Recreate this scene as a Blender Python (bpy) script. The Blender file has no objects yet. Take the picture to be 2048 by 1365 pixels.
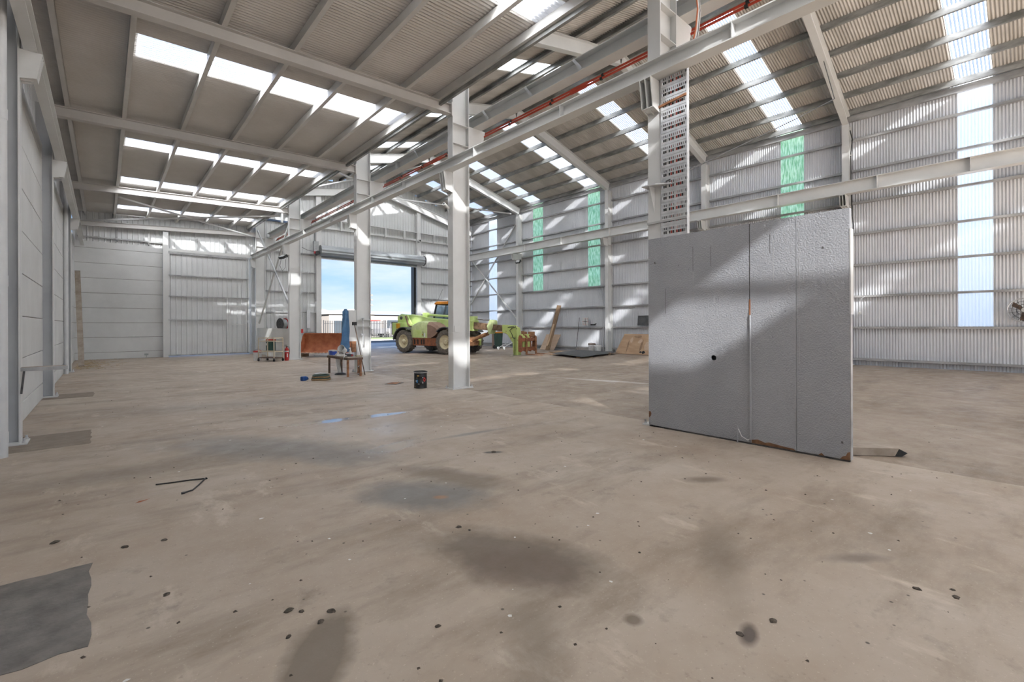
import bpy, bmesh, math, random
from mathutils import Vector, Matrix
R = math.radians
rnd = random.Random(7)
scene = bpy.context.scene
COL = scene.collection

# ------------------------------------------------------------------ camera
H = 1.45
F_PX, PSI, ROLL, V0 = 921.392, R(41.532), R(-0.198), 650.491
cam_d = bpy.data.cameras.new('camera')
cam_d.sensor_fit = 'HORIZONTAL'; cam_d.sensor_width = 36.0
cam_d.lens = F_PX / 2048 * 36.0
cam_d.shift_y = -(682.5 - V0) / 2048
cam_d.clip_start = 0.05; cam_d.clip_end = 1500
cam = bpy.data.objects.new('camera', cam_d); COL.objects.link(cam)
cam.matrix_world = (Matrix.Translation((0, 0, H)) @ Matrix.Rotation(-PSI, 4, 'Z')
                    @ Matrix.Rotation(R(90), 4, 'X') @ Matrix.Rotation(ROLL, 4, 'Z'))
scene.camera = cam

# ------------------------------------------------------------------ sky, sun, exposure
SUN_DIR = Vector((1.0, 1.6, -1.04)).normalized()
SUN_STRENGTH = 36.0
SKY_STRENGTH = 0.68
world = bpy.data.worlds.new('sky'); scene.world = world; world.use_nodes = True
wn = world.node_tree; wn.nodes.clear()
def wnode(t, **k):
    n = wn.nodes.new(t)
    for a, b in k.items(): setattr(n, a, b)
    return n
w_out = wnode('ShaderNodeOutputWorld'); w_bg = wnode('ShaderNodeBackground')
w_tc = wnode('ShaderNodeTexCoord'); w_sep = wnode('ShaderNodeSeparateXYZ')
w_ramp = wnode('ShaderNodeValToRGB')
els = w_ramp.color_ramp.elements
els[0].position = 0.0; els[0].color = (0.62, 0.78, 0.98, 1)
els[1].position = 0.6; els[1].color = (0.13, 0.33, 0.80, 1)
e = els.new(0.10); e.color = (0.38, 0.63, 0.97, 1)
e = els.new(0.24); e.color = (0.20, 0.47, 0.94, 1)
w_map = wnode('ShaderNodeMapping'); w_map.inputs['Scale'].default_value = (1.6, 1.6, 7.0)
w_noise = wnode('ShaderNodeTexNoise'); w_noise.inputs['Scale'].default_value = 2.2
w_noise.inputs['Detail'].default_value = 7; w_noise.inputs['Roughness'].default_value = 0.55
w_cr = wnode('ShaderNodeValToRGB')
w_cr.color_ramp.elements[0].position = 0.44; w_cr.color_ramp.elements[0].color = (0, 0, 0, 1)
w_cr.color_ramp.elements[1].position = 0.68; w_cr.color_ramp.elements[1].color = (0.8, 0.8, 0.8, 1)
w_mix = wnode('ShaderNodeMix', data_type='RGBA'); w_mix.inputs[7].default_value = (0.80, 0.88, 1.0, 1)
wl = wn.links.new
wl(w_tc.outputs['Generated'], w_sep.inputs[0]); wl(w_sep.outputs['Z'], w_ramp.inputs[0])
wl(w_tc.outputs['Generated'], w_map.inputs['Vector']); wl(w_map.outputs[0], w_noise.inputs['Vector'])
wl(w_noise.outputs[0], w_cr.inputs[0]); wl(w_cr.outputs[0], w_mix.inputs[0])
wl(w_ramp.outputs[0], w_mix.inputs[6]); wl(w_mix.outputs[2], w_bg.inputs[0])
w_bg.inputs[1].default_value = SKY_STRENGTH
wl(w_bg.outputs[0], w_out.inputs[0])
sun_d = bpy.data.lights.new('sun', 'SUN'); sun_d.energy = SUN_STRENGTH; sun_d.angle = R(0.9)
sun_d.color = (1.0, 0.975, 0.945)
sun = bpy.data.objects.new('sun', sun_d); COL.objects.link(sun)
sun.rotation_euler = SUN_DIR.to_track_quat('-Z', 'Y').to_euler()
sun.location = (-20, -30, 25)
vs = scene.view_settings
vs.view_transform = 'Standard'; vs.look = 'None'; vs.exposure = 0.80; vs.gamma = 1.0; vs.use_curve_mapping = False
cy = scene.cycles
cy.max_bounces = 8; cy.diffuse_bounces = 4; cy.glossy_bounces = 3; cy.transmission_bounces = 4
cy.transparent_max_bounces = 12; cy.sample_clamp_indirect = 6.0
cy.use_adaptive_sampling = True; cy.adaptive_threshold = 0.05; cy.use_denoising = True; cy.caustics_reflective = False; cy.caustics_refractive = False

# ------------------------------------------------------------------ materials
MATS = {}
def newmat(name):
    m = bpy.data.materials.new(name); m.use_nodes = True
    m.node_tree.nodes.clear(); MATS[name] = m
    return m, m.node_tree
def lk(nt, a, b): nt.links.new(a, b)
def paint(name, c1, c2=None, scale=3.0, rough=0.5, metal=0.0, bump=0.0, bscale=None, stretch=(1, 1, 1),
          detail=4.0, lo=0.35, hi=0.65, spec=0.5, rough2=None, coords='Position'):
    """two-tone procedural surface on world position with optional fine relief"""
    m, nt = newmat(name)
    out = nt.nodes.new('ShaderNodeOutputMaterial'); p = nt.nodes.new('ShaderNodeBsdfPrincipled')
    lk(nt, p.outputs[0], out.inputs[0])
    p.inputs['Roughness'].default_value = rough; p.inputs['Metallic'].default_value = metal
    p.inputs['Specular IOR Level'].default_value = spec
    if c2 is None and not bump:
        p.inputs['Base Color'].default_value = (*c1, 1); return m
    if coords == 'Position':
        g = nt.nodes.new('ShaderNodeNewGeometry'); src = g.outputs['Position']
    else:
        g = nt.nodes.new('ShaderNodeTexCoord'); src = g.outputs['Object']
    mp = nt.nodes.new('ShaderNodeMapping'); mp.inputs['Scale'].default_value = stretch
    lk(nt, src, mp.inputs['Vector'])
    if c2 is not None:
        n = nt.nodes.new('ShaderNodeTexNoise'); n.inputs['Scale'].default_value = scale
        n.inputs['Detail'].default_value = detail; n.inputs['Roughness'].default_value = 0.6
        lk(nt, mp.outputs[0], n.inputs['Vector'])
        cr = nt.nodes.new('ShaderNodeValToRGB')
        cr.color_ramp.elements[0].position = lo; cr.color_ramp.elements[0].color = (*c1, 1)
        cr.color_ramp.elements[1].position = hi; cr.color_ramp.elements[1].color = (*c2, 1)
        lk(nt, n.outputs[0], cr.inputs[0]); lk(nt, cr.outputs[0], p.inputs['Base Color'])
        if rough2 is not None:
            mr = nt.nodes.new('ShaderNodeMapRange')
            mr.inputs[1].default_value = lo; mr.inputs[2].default_value = hi
            mr.inputs[3].default_value = rough; mr.inputs[4].default_value = rough2
            lk(nt, n.outputs[0], mr.inputs[0]); lk(nt, mr.outputs[0], p.inputs['Roughness'])
    else:
        p.inputs['Base Color'].default_value = (*c1, 1)
    if bump:
        nb = nt.nodes.new('ShaderNodeTexNoise'); nb.inputs['Scale'].default_value = bscale or scale * 8
        nb.inputs['Detail'].default_value = 3
        lk(nt, mp.outputs[0], nb.inputs['Vector'])
        b = nt.nodes.new('ShaderNodeBump'); b.inputs['Strength'].default_value = bump
        b.inputs['Distance'].default_value = 0.01
        lk(nt, nb.outputs[0], b.inputs['Height']); lk(nt, b.outputs[0], p.inputs['Normal'])
    return m
def glasslike(name, tint, transp, transl, back=(0.7, 0.7, 0.7), dirt=None):
    """fibreglass sheet: part clear, part milky"""
    m, nt = newmat(name)
    out = nt.nodes.new('ShaderNodeOutputMaterial')
    tr = nt.nodes.new('ShaderNodeBsdfTransparent'); tl = nt.nodes.new('ShaderNodeBsdfTranslucent')
    df = nt.nodes.new('ShaderNodeBsdfDiffuse'); df.inputs[0].default_value = (*back, 1)
    tr.inputs[0].default_value = (*tint, 1); tl.inputs[0].default_value = (*tint, 1)
    a = nt.nodes.new('ShaderNodeMixShader'); b = nt.nodes.new('ShaderNodeMixShader')
    a.inputs[0].default_value = transl / max(1e-6, (1 - transp)); b.inputs[0].default_value = transp
    lk(nt, df.outputs[0], a.inputs[1]); lk(nt, tl.outputs[0], a.inputs[2])
    lk(nt, a.outputs[0], b.inputs[1]); lk(nt, tr.outputs[0], b.inputs[2])
    if dirt:
        g = nt.nodes.new('ShaderNodeNewGeometry'); mp = nt.nodes.new('ShaderNodeMapping')
        mp.inputs['Scale'].default_value = dirt[3]
        n = nt.nodes.new('ShaderNodeTexNoise'); n.inputs['Scale'].default_value = dirt[2]; n.inputs['Detail'].default_value = 6
        cr = nt.nodes.new('ShaderNodeValToRGB')
        cr.color_ramp.elements[0].position = 0.38; cr.color_ramp.elements[0].color = (*dirt[0], 1)
        cr.color_ramp.elements[1].position = 0.62; cr.color_ramp.elements[1].color = (*dirt[1], 1)
        lk(nt, g.outputs['Position'], mp.inputs[0]); lk(nt, mp.outputs[0], n.inputs['Vector'])
        lk(nt, n.outputs[0], cr.inputs[0]); lk(nt, cr.outputs[0], tr.inputs[0]); lk(nt, cr.outputs[0], tl.inputs[0])
    lk(nt, b.outputs[0], out.inputs[0])
    return m

paint('white_steel', (0.60, 0.60, 0.585), (0.68, 0.68, 0.665), scale=1.3, rough=0.42, lo=0.3, hi=0.7)
paint('rafter_paint', (0.52, 0.50, 0.475), (0.60, 0.58, 0.555), scale=1.0, rough=0.5)
paint('purlin_paint', (0.56, 0.545, 0.52), (0.63, 0.615, 0.59), scale=1.5, rough=0.4)
paint('galvanised', (0.17, 0.175, 0.165), (0.40, 0.40, 0.385), scale=5.0, rough=0.5, metal=0.35, detail=7, stretch=(1, 0.3, 1))
paint('roof_sheet', (0.55, 0.53, 0.50), (0.62, 0.60, 0.575), scale=0.9, rough=0.55, stretch=(1, 0.7, 1))
paint('roof_sheet_weathered', (0.44, 0.42, 0.385), (0.60, 0.575, 0.54), scale=1.6, rough=0.55, stretch=(0.3, 1.2, 1), detail=6)
paint('wall_sheet', (0.58, 0.595, 0.62), (0.65, 0.66, 0.68), scale=0.8, rough=0.42)
paint('girt_steel', (0.27, 0.27, 0.268), (0.48, 0.48, 0.478), scale=3.0, rough=0.5, metal=0.1, stretch=(1, .4, 1))
paint('concrete_panel', (0.60, 0.60, 0.59), (0.68, 0.68, 0.67), scale=0.9, rough=0.8, bump=0.25, bscale=45, detail=6)
glasslike('skylight', (0.93, 0.96, 1.0), 0.075, 0.78)
glasslike('skylight_wall', (0.95, 0.975, 1.0), 0.35, 0.60)
glasslike('skylight_green', (0.3, 0.8, 0.6), 0.35, 0.5, back=(0.2, 0.5, 0.4),
          dirt=((0.22, 0.46, 0.24), (0.62, 0.86, 0.60), 9.0, (1, 2.0, 0.4)))
paint('rust', (0.20, 0.085, 0.04), (0.42, 0.20, 0.10), scale=9, rough=0.8, bump=0.3, bscale=60)
paint('black_rubber', (0.018, 0.018, 0.018), (0.035, 0.034, 0.033), scale=8, rough=0.8)
paint('black_paint', (0.012, 0.012, 0.013), rough=0.35)
paint('dark_steel', (0.06, 0.06, 0.062), (0.13, 0.125, 0.12), scale=12, rough=0.5, metal=0.4)
paint('zinc', (0.55, 0.56, 0.57), (0.70, 0.71, 0.72), scale=12, rough=0.35, metal=0.6)
paint('white_plastic', (0.72, 0.73, 0.72), (0.62, 0.62, 0.60), scale=14, rough=0.4)
paint('pvc', (0.66, 0.665, 0.665), (0.60, 0.605, 0.61), scale=4, rough=0.35)
paint('red_gloss', (0.50, 0.02, 0.02), (0.42, 0.03, 0.025), scale=9, rough=0.3)
paint('orange_red', (0.52, 0.055, 0.02), (0.42, 0.04, 0.018), scale=6, rough=0.4)
paint('grey_galv_box', (0.30, 0.31, 0.31), (0.42, 0.43, 0.43), scale=8, rough=0.5)

# ------------------------------------------------------------------ mesh helpers
class MB:
    def __init__(s): s.v = []; s.f = []
    def add(s, vs, fs):
        o = len(s.v); s.v += [tuple(v) for v in vs]; s.f += [tuple(i + o for i in f) for f in fs]; return s
    def box(s, x0, x1, y0, y1, z0, z1):
        return s.add([(x0,y0,z0),(x1,y0,z0),(x1,y1,z0),(x0,y1,z0),(x0,y0,z1),(x1,y0,z1),(x1,y1,z1),(x0,y1,z1)],
                     [(0,3,2,1),(4,5,6,7),(0,1,5,4),(1,2,6,5),(2,3,7,6),(3,0,4,7)])
    def extrude(s, prof, p, q, up=(0, 0, 1), cap=True):
        """profile [(side, up)] swept from p to q"""
        p, q = Vector(p), Vector(q); d = (q - p).normalized(); up = Vector(up)
        side = d.cross(up).normalized(); u = side.cross(d).normalized()
        n = len(prof)
        vs = [p + side * a + u * b for a, b in prof] + [q + side * a + u * b for a, b in prof]
        fs = [(i, (i + 1) % n, n + (i + 1) % n, n + i) for i in range(n)]
        if cap: fs += [tuple(range(n - 1, -1, -1)), tuple(range(n, 2 * n))]
        return s.add(vs, fs)
    def bar(s, p, q, w, h, up=(0, 0, 1)):
        return s.extrude([(-w/2,-h/2),(w/2,-h/2),(w/2,h/2),(-w/2,h/2)], p, q, up)
    def cyl(s, p, q, r, n=14, r2=None, cap=True):
        p, q = Vector(p), Vector(q); d = (q - p).normalized(); r2 = r if r2 is None else r2
        a = d.orthogonal().normalized(); b = d.cross(a)
        vs = []
        for c, rr in ((p, r), (q, r2)):
            for i in range(n):
                t = 2 * math.pi * i / n; vs.append(c + (a * math.cos(t) + b * math.sin(t)) * rr)
        fs = [(i, (i + 1) % n, n + (i + 1) % n, n + i) for i in range(n)]
        if cap: fs += [tuple(range(n - 1, -1, -1)), tuple(range(n, 2 * n))]
        return s.add(vs, fs)
    def lathe(s, prof, c=(0, 0, 0), axis=(0, 0, 1), n=24, cap=True):
        """prof [(r, h)] turned about axis through c"""
        c = Vector(c); d = Vector(axis).normalized(); a = d.orthogonal().normalized(); b = d.cross(a)
        vs = []
        for r, h in prof:
            for i in range(n):
                t = 2 * math.pi * i / n; vs.append(c + d * h + (a * math.cos(t) + b * math.sin(t)) * r)
        fs = []
        for k in range(len(prof) - 1):
            for i in range(n):
                j = (i + 1) % n; fs.append((k*n+i, k*n+j, (k+1)*n+j, (k+1)*n+i))
        if cap and prof[0][0] > 1e-6: fs.append(tuple(range(n - 1, -1, -1)))
        if cap and prof[-1][0] > 1e-6: fs.append(tuple(range((len(prof)-1)*n, len(prof)*n)))
        return s.add(vs, fs)
    def tube(s, pts, r, n=7):
        pts = [Vector(p) for p in pts]; m = len(pts); vs = []; a = None
        for k, p in enumerate(pts):
            d = (pts[min(k+1, m-1)] - pts[max(k-1, 0)]).normalized()
            if a is None: a = d.orthogonal().normalized()
            else: a = (a - d * a.dot(d)).normalized()
            b = d.cross(a)
            for i in range(n):
                t = 2 * math.pi * i / n; vs.append(p + (a * math.cos(t) + b * math.sin(t)) * r)
        fs = [(k*n+i, k*n+(i+1)%n, (k+1)*n+(i+1)%n, (k+1)*n+i) for k in range(m-1) for i in range(n)]
        fs += [tuple(range(n-1, -1, -1)), tuple(range((m-1)*n, m*n))]
        return s.add(vs, fs)
    def prism(s, poly, axis, a0, a1):
        """2-D polygon extruded along axis 'x','y','z' from a0 to a1"""
        def pt(u, v, a): return {'x': (a, u, v), 'y': (u, a, v), 'z': (u, v, a)}[axis]
        n = len(poly)
        vs = [pt(u, v, a0) for u, v in poly] + [pt(u, v, a1) for u, v in poly]
        fs = [(i, (i+1) % n, n+(i+1) % n, n+i) for i in range(n)] + [tuple(range(n-1, -1, -1)), tuple(range(n, 2*n))]
        return s.add(vs, fs)
    def xf(s, M):
        s.v = [tuple(M @ Vector(v)) for v in s.v]; return s
    def mesh(s, name, smooth=False):
        me = bpy.data.meshes.new(name); me.from_pydata(s.v, [], s.f)
        bm = bmesh.new(); bm.from_mesh(me); bmesh.ops.recalc_face_normals(bm, faces=bm.faces); bm.to_mesh(me); bm.free()
        if smooth:
            me.polygons.foreach_set('use_smooth', [True] * len(me.polygons))
            me.update()
            try: me.set_sharp_from_angle(angle=R(38))
            except Exception: pass
        return me
    def build(s, name, mat, parent=None, smooth=False, bevel=0.0):
        me = s.mesh(name, smooth); me.materials.append(MATS[mat])
        return link(name, me, parent, bevel)
def link(name, me, parent=None, bevel=0.0):
    o = bpy.data.objects.new(name, me); COL.objects.link(o)
    if parent is not None: o.parent = parent
    if bevel:
        b = o.modifiers.new('bevel', 'BEVEL'); b.width = bevel; b.segments = 2; b.limit_method = 'ANGLE'
    return o
def tag(o, label, cat, group=None):
    o['label'] = label; o['category'] = cat
    if group: o['group'] = group
    return o
def empty(name, loc=(0, 0, 0), rz=0.0):
    o = bpy.data.objects.new(name, None); COL.objects.link(o); o.location = loc; o.rotation_euler = (0, 0, rz)
    o.empty_display_size = 0.2
    return o
def thing(name, label, cat, loc=(0, 0, 0), rz=0.0, group=None):
    return tag(empty(name, loc, rz), label, cat, group)
def struct(name, loc=(0, 0, 0)):
    o = empty(name, loc); o['kind'] = 'structure'; return o
def copy_tree(o, parent=None):
    c = o.copy(); COL.objects.link(c); c.parent = parent
    for ch in list(o.children): copy_tree(ch, c)
    return c
def local(o, p):
    """world point -> coordinates of an un-nested empty"""
    M = Matrix.Translation(o.location) @ Matrix.Rotation(o.rotation_euler.z, 4, 'Z')
    return M.inverted() @ Vector(p)
def I_prof(w, d, tf=0.014, tw=0.010):
    return [(-w/2, 0), (w/2, 0), (w/2, tf), (tw/2, tf), (tw/2, d-tf), (w/2, d-tf), (w/2, d), (-w/2, d), (-w/2, d-tf), (-tw/2, d-tf), (-tw/2, tf), (-w/2, tf)]
def C_prof(w, d, t=0.006, lip=0.02):
    return [(0, 0), (w, 0), (w, lip), (w-t, lip), (w-t, t), (t, t), (t, d-t), (w-t, d-t), (w-t, d-lip), (w, d-lip), (w, d), (0, d)]
def corrugated(width, length, pitch=0.0762, amp=0.012, seg=6):
    """sheet lying in local XY: corrugations run along X (0..length), wave across Y (0..width), relief in Z"""
    n = max(2, int(round(width / pitch)) * seg)
    b = MB(); vs = []; fs = []
    for i in range(n + 1):
        y = width * i / n; z = amp * math.sin(2 * math.pi * i / seg)
        vs += [(0, y, z), (length, y, z)]
    for i in range(n): fs.append((2*i, 2*i+1, 2*i+3, 2*i+2))
    return b.add(vs, fs)
def ribbed(width, length, pitch=0.19, rib=0.035, h=0.025):
    """trapezoidal rib sheet, same axes as corrugated"""
    n = max(1, int(round(width / pitch))); p = width / n
    ys = [0.0]; zs = [0.0]
    for i in range(n):
        y = i * p
        ys += [y + p/2 - rib, y + p/2 - rib*0.45, y + p/2 + rib*0.45, y + p/2 + rib]; zs += [0, h, h, 0]
    ys.append(width); zs.append(0)
    b = MB(); vs = []
    for y, z in zip(ys, zs): vs += [(0, y, z), (length, y, z)]
    return b.add(vs, [(2*i, 2*i+1, 2*i+3, 2*i+2) for i in range(len(ys)-1)])

# =================================================================== STRUCTURE
Y_NEAR, Y_END = -12.0, 27.0
X_L, X_R = -0.93, 20.0
YC = [3.58, 8.76, 14.05, 21.01, 26.78]          # centre columns
YR = [4.35, 9.48, 14.66, 21.58]                  # right wall columns
YL = [8.35, 13.40, 20.25]                        # left wall columns
XC0, XC1 = 5.90, 6.36                            # centre column flanges
def lean_under(x): return 6.05 + 0.031 * x       # rafter underside in the low bay
def lean_sheet(x): return lean_under(x) + 0.22 + 0.18
def main_under(x): return 8.45 + 0.255 * (19.6 - x) if x > 13.0 else 8.45 + 0.255 * (x - 6.4)
def main_sheet(x): return main_under(x) + 0.42 + 0.20

# ---- floor
def floor_mat(name, base1, base2, dark, seed):
    m, nt = newmat(name)
    N = nt.nodes.new
    out = N('ShaderNodeOutputMaterial'); p = N('ShaderNodeBsdfPrincipled'); lk(nt, p.outputs[0], out.inputs[0])
    g = N('ShaderNodeNewGeometry')
    def noise(scale, detail, stretch=(1, 1, 1), rough=0.68, off=0, rot=0.0):
        mp = N('ShaderNodeMapping'); mp.inputs['Scale'].default_value = stretch; mp.inputs['Location'].default_value = (off, off * .7, 0)
        mp.inputs['Rotation'].default_value = (0, 0, rot)
        n = N('ShaderNodeTexNoise'); n.inputs['Scale'].default_value = scale; n.inputs['Detail'].default_value = detail
        n.inputs['Roughness'].default_value = rough
        lk(nt, g.outputs['Position'], mp.inputs[0]); lk(nt, mp.outputs[0], n.inputs['Vector']); return n.outputs[0]
    def ramp(src, a, b, ca=(0, 0, 0), cb=(1, 1, 1)):
        r = N('ShaderNodeValToRGB'); r.color_ramp.elements[0].position = a; r.color_ramp.elements[1].position = b
        r.color_ramp.elements[0].color = (*ca, 1); r.color_ramp.elements[1].color = (*cb, 1); lk(nt, src, r.inputs[0]); return r.outputs[0]
    def mix(fac, a, b):
        x = N('ShaderNodeMix'); x.data_type = 'RGBA'
        if isinstance(fac, float): x.inputs[0].default_value = fac
        else: lk(nt, fac, x.inputs[0])
        for s, i in ((a, 6), (b, 7)):
            if isinstance(s, tuple): x.inputs[i].default_value = (*s, 1)
            else: lk(nt, s, x.inputs[i])
        return x.outputs[2]
    def math_(op, a, b):
        x = N('ShaderNodeMath'); x.operation = op
        for s, i in ((a, 0), (b, 1)):
            if isinstance(s, (int, float)): x.inputs[i].default_value = s
            else: lk(nt, s, x.inputs[i])
        return x.outputs[0]
    sep = N('ShaderNodeSeparateXYZ'); lk(nt, g.outputs['Position'], sep.inputs[0])
    warp = noise(1.7, 4, off=seed + 3); warp2 = noise(6.0, 4, off=seed + 9)
    def blob(cx, cy, rx, ry, rot=0.0, soft=0.35, wob=0.7):
        """damp mark with an uneven outline"""
        c, s_ = math.cos(rot), math.sin(rot)
        dx = math_('SUBTRACT', sep.outputs[0], cx); dy = math_('SUBTRACT', sep.outputs[1], cy)
        u = math_('ADD', math_('MULTIPLY', dx, c / rx), math_('MULTIPLY', dy, s_ / rx))
        v = math_('ADD', math_('MULTIPLY', dx, -s_ / ry), math_('MULTIPLY', dy, c / ry))
        d = math_('SQRT', math_('ADD', math_('MULTIPLY', u, u), math_('MULTIPLY', v, v)), 0)
        w = math_('ADD', d, math_('MULTIPLY', math_('SUBTRACT', warp, 0.5), wob * 2))
        w = math_('ADD', w, math_('MULTIPLY', math_('SUBTRACT', warp2, 0.5), wob * 0.8))
        return ramp(w, max(0.0, 1 - soft) / 2, (1 + soft) / 2, (1, 1, 1), (0, 0, 0)) if False else ramp(math_('MULTIPLY', w, 0.5), (1 - soft) / 2, (1 + soft) / 2, (1, 1, 1), (0, 0, 0))
    col = mix(ramp(noise(0.55, 6, (1, 1, 1), off=seed), 0.32, 0.68), base1, base2)
    col = mix(ramp(noise(0.9, 7, (0.55, 1.6, 1), off=seed + 5, rot=0.6), 0.50, 0.70), col, tuple(c * 0.74 for c in base1))
    pale = tuple(min(1, c * 1.22) for c in base2)
    col = mix(ramp(noise(1.9, 7, (1.4, 0.6, 1), off=seed + 11, rot=-0.4), 0.58, 0.74), col, pale)
    st = ramp(noise(2.6, 7, off=seed + 17), 0.60, 0.72)
    col = mix(math_('MULTIPLY', st, 0.45), col, dark)
    col = mix(math_('MULTIPLY', ramp(noise(28, 3, off=seed), 0.62, 0.72), 0.35), col, tuple(c * 0.55 for c in base1))
    col = mix(math_('MULTIPLY', ramp(noise(60, 2, off=seed + 2), 0.64, 0.70), 0.5), col, pale)
    # fine grime specks
    vor = N('ShaderNodeTexVoronoi'); vor.inputs['Scale'].default_value = 5.5; lk(nt, g.outputs['Position'], vor.inputs['Vector'])
    col = mix(ramp(vor.outputs['Distance'], 0.035, 0.06, (0.85, 0.85, 0.85), (0, 0, 0)), col, (0.05, 0.042, 0.034))
    return m, nt, p, col, blob, mix, math_, ramp, noise
def finish_floor(nt, p, col, wet, math_, ramp, noise):
    N = nt.nodes.new
    lk(nt, col, p.inputs['Base Color'])
    base_r = ramp(noise(3.5, 6, off=31), 0.35, 0.7, (0.42, 0.42, 0.42), (0.72, 0.72, 0.72))
    if wet is not None:
        mr = N('ShaderNodeMix'); mr.data_type = 'RGBA'
        lk(nt, wet, mr.inputs[0]); lk(nt, base_r, mr.inputs[6]); mr.inputs[7].default_value = (0.04, 0.04, 0.04, 1)
        lk(nt, mr.outputs[2], p.inputs['Roughness'])
    else: lk(nt, base_r, p.inputs['Roughness'])
    p.inputs['Specular IOR Level'].default_value = 0.45
    b = N('ShaderNodeBump'); b.inputs['Strength'].default_value = 0.3; b.inputs['Distance'].default_value = 0.006
    if wet is not None: lk(nt, math_('MULTIPLY', math_('SUBTRACT', 1.0, wet), 0.3), b.inputs['Strength'])
    lk(nt, noise(22, 6, off=3), b.inputs['Height']); lk(nt, b.outputs[0], p.inputs['Normal'])
FB1, FB2, FDK = (0.345, 0.268, 0.20), (0.475, 0.408, 0.335), (0.145, 0.115, 0.088)
m, nt, p, col, blob, mix, math_, ramp, noise = floor_mat('floor_concrete', FB1, FB2, FDK, 0.0)
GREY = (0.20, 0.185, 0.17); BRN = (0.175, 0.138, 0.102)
FLOOR_BLOBS = [  # damp and oil marks and one plain dark patch: x, y, half sizes, turn, softness, colour, strength
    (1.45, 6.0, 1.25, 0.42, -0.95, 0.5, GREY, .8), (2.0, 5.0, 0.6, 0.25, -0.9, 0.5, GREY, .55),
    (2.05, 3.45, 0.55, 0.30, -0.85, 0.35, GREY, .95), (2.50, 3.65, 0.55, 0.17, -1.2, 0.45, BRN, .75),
    (1.92, 2.20, 0.55, 0.27, -1.15, 0.35, BRN, .95), (1.85, 2.0, 0.30, 0.22, -.9, 0.3, (0.15, 0.11, 0.08), .6), (0.70, 2.08, 0.30, 0.13, 0.95, 0.25, (0.17, 0.136, 0.10), .85),  # last entry: plain dark patch near the camera
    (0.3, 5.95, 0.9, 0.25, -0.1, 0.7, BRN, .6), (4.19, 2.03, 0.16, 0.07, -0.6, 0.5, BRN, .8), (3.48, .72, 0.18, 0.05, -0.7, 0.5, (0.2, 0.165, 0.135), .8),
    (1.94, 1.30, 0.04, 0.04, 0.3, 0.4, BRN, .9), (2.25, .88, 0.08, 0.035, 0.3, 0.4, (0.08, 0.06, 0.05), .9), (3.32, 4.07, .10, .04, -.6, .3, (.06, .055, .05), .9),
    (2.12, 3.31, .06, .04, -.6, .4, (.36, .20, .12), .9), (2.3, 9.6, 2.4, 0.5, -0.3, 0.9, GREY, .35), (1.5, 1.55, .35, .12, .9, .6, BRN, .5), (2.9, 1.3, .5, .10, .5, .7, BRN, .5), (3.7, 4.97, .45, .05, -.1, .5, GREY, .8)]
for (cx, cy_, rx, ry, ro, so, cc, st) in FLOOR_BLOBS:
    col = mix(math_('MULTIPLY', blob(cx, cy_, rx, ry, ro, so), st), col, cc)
wet = math_('MAXIMUM', blob(2.95, 7.03, 1.05, 0.13, -0.10, 0.3, 0.8), blob(2.64, 5.06, 0.38, 0.17, 0.25, 0.3, 0.8))
wet = math_('MAXIMUM', wet, math_('MULTIPLY', blob(2.7, 6.2, 1.5, 0.7, -0.6, 0.9, 1.0), 0.45))
finish_floor(nt, p, col, wet, math_, ramp, noise)
m, nt, p, col, blob, mix, math_, ramp, noise = floor_mat('floor_concrete_brown', (0.265, 0.205, 0.15), (0.375, 0.308, 0.245), (0.10, 0.08, 0.062), 40.0)
col = mix(math_('MULTIPLY', blob(9.4, 5.0, 2.6, 0.9, 0.5, 0.9), 0.45), col, (0.16, 0.15, 0.14))
col = mix(math_('MULTIPLY', blob(9.75, 7.3, 1.1, 0.10, -1.3, 0.9, 1.6), 0.85), col, (0.62, 0.60, 0.57))
finish_floor(nt, p, col, None, math_, ramp, noise)
floor = struct('floor')
XJ = 6.12
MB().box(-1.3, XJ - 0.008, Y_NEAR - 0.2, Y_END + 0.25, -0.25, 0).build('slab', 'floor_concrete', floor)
MB().box(XJ + 0.008, X_R + 0.25, Y_NEAR - 0.2, Y_END + 0.25, -0.25, -0.006).build('slab', 'floor_concrete_brown', floor)
paint('joint_filler', (0.09, 0.075, 0.06), (0.16, 0.13, 0.10), scale=14, rough=0.9)
MB().box(XJ - 0.008, XJ + 0.008, Y_NEAR - 0.2, Y_END + 0.25, -0.25, -0.012).build('joint', 'joint_filler', floor)
paint('patch_concrete', (0.125, 0.115, 0.103), (0.205, 0.188, 0.168), scale=7, rough=0.85, bump=0.5, bscale=50, detail=8)
paint('patch_concrete_brown', (0.21, 0.17, 0.135), (0.27, 0.225, 0.18), scale=7, rough=0.85, bump=0.4, bscale=50, detail=8)
for (x0, x1, y0, y1, mt) in ((-0.93, -0.06, 2.84, 3.82, 'patch_concrete'), (-0.93, -0.13, 7.74, 8.75, 'patch_concrete_brown'), (-0.93, -0.165, 12.92, 13.75, 'patch_concrete_brown')):
    poly = []
    def edge(ax, ay, bx, by, n=9):
        for i in range(n):
            t = i / n; poly.append((ax + (bx-ax)*t + rnd.uniform(-.013, .013), ay + (by-ay)*t + rnd.uniform(-.016, .016)))
    edge(x0, y0, x1, y0); edge(x1, y0, x1, y1); edge(x1, y1, x0, y1); edge(x0, y1, x0, y0)
    MB().prism(poly, 'z', -0.02, 0.003).build('concrete_patch', mt, floor)

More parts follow.
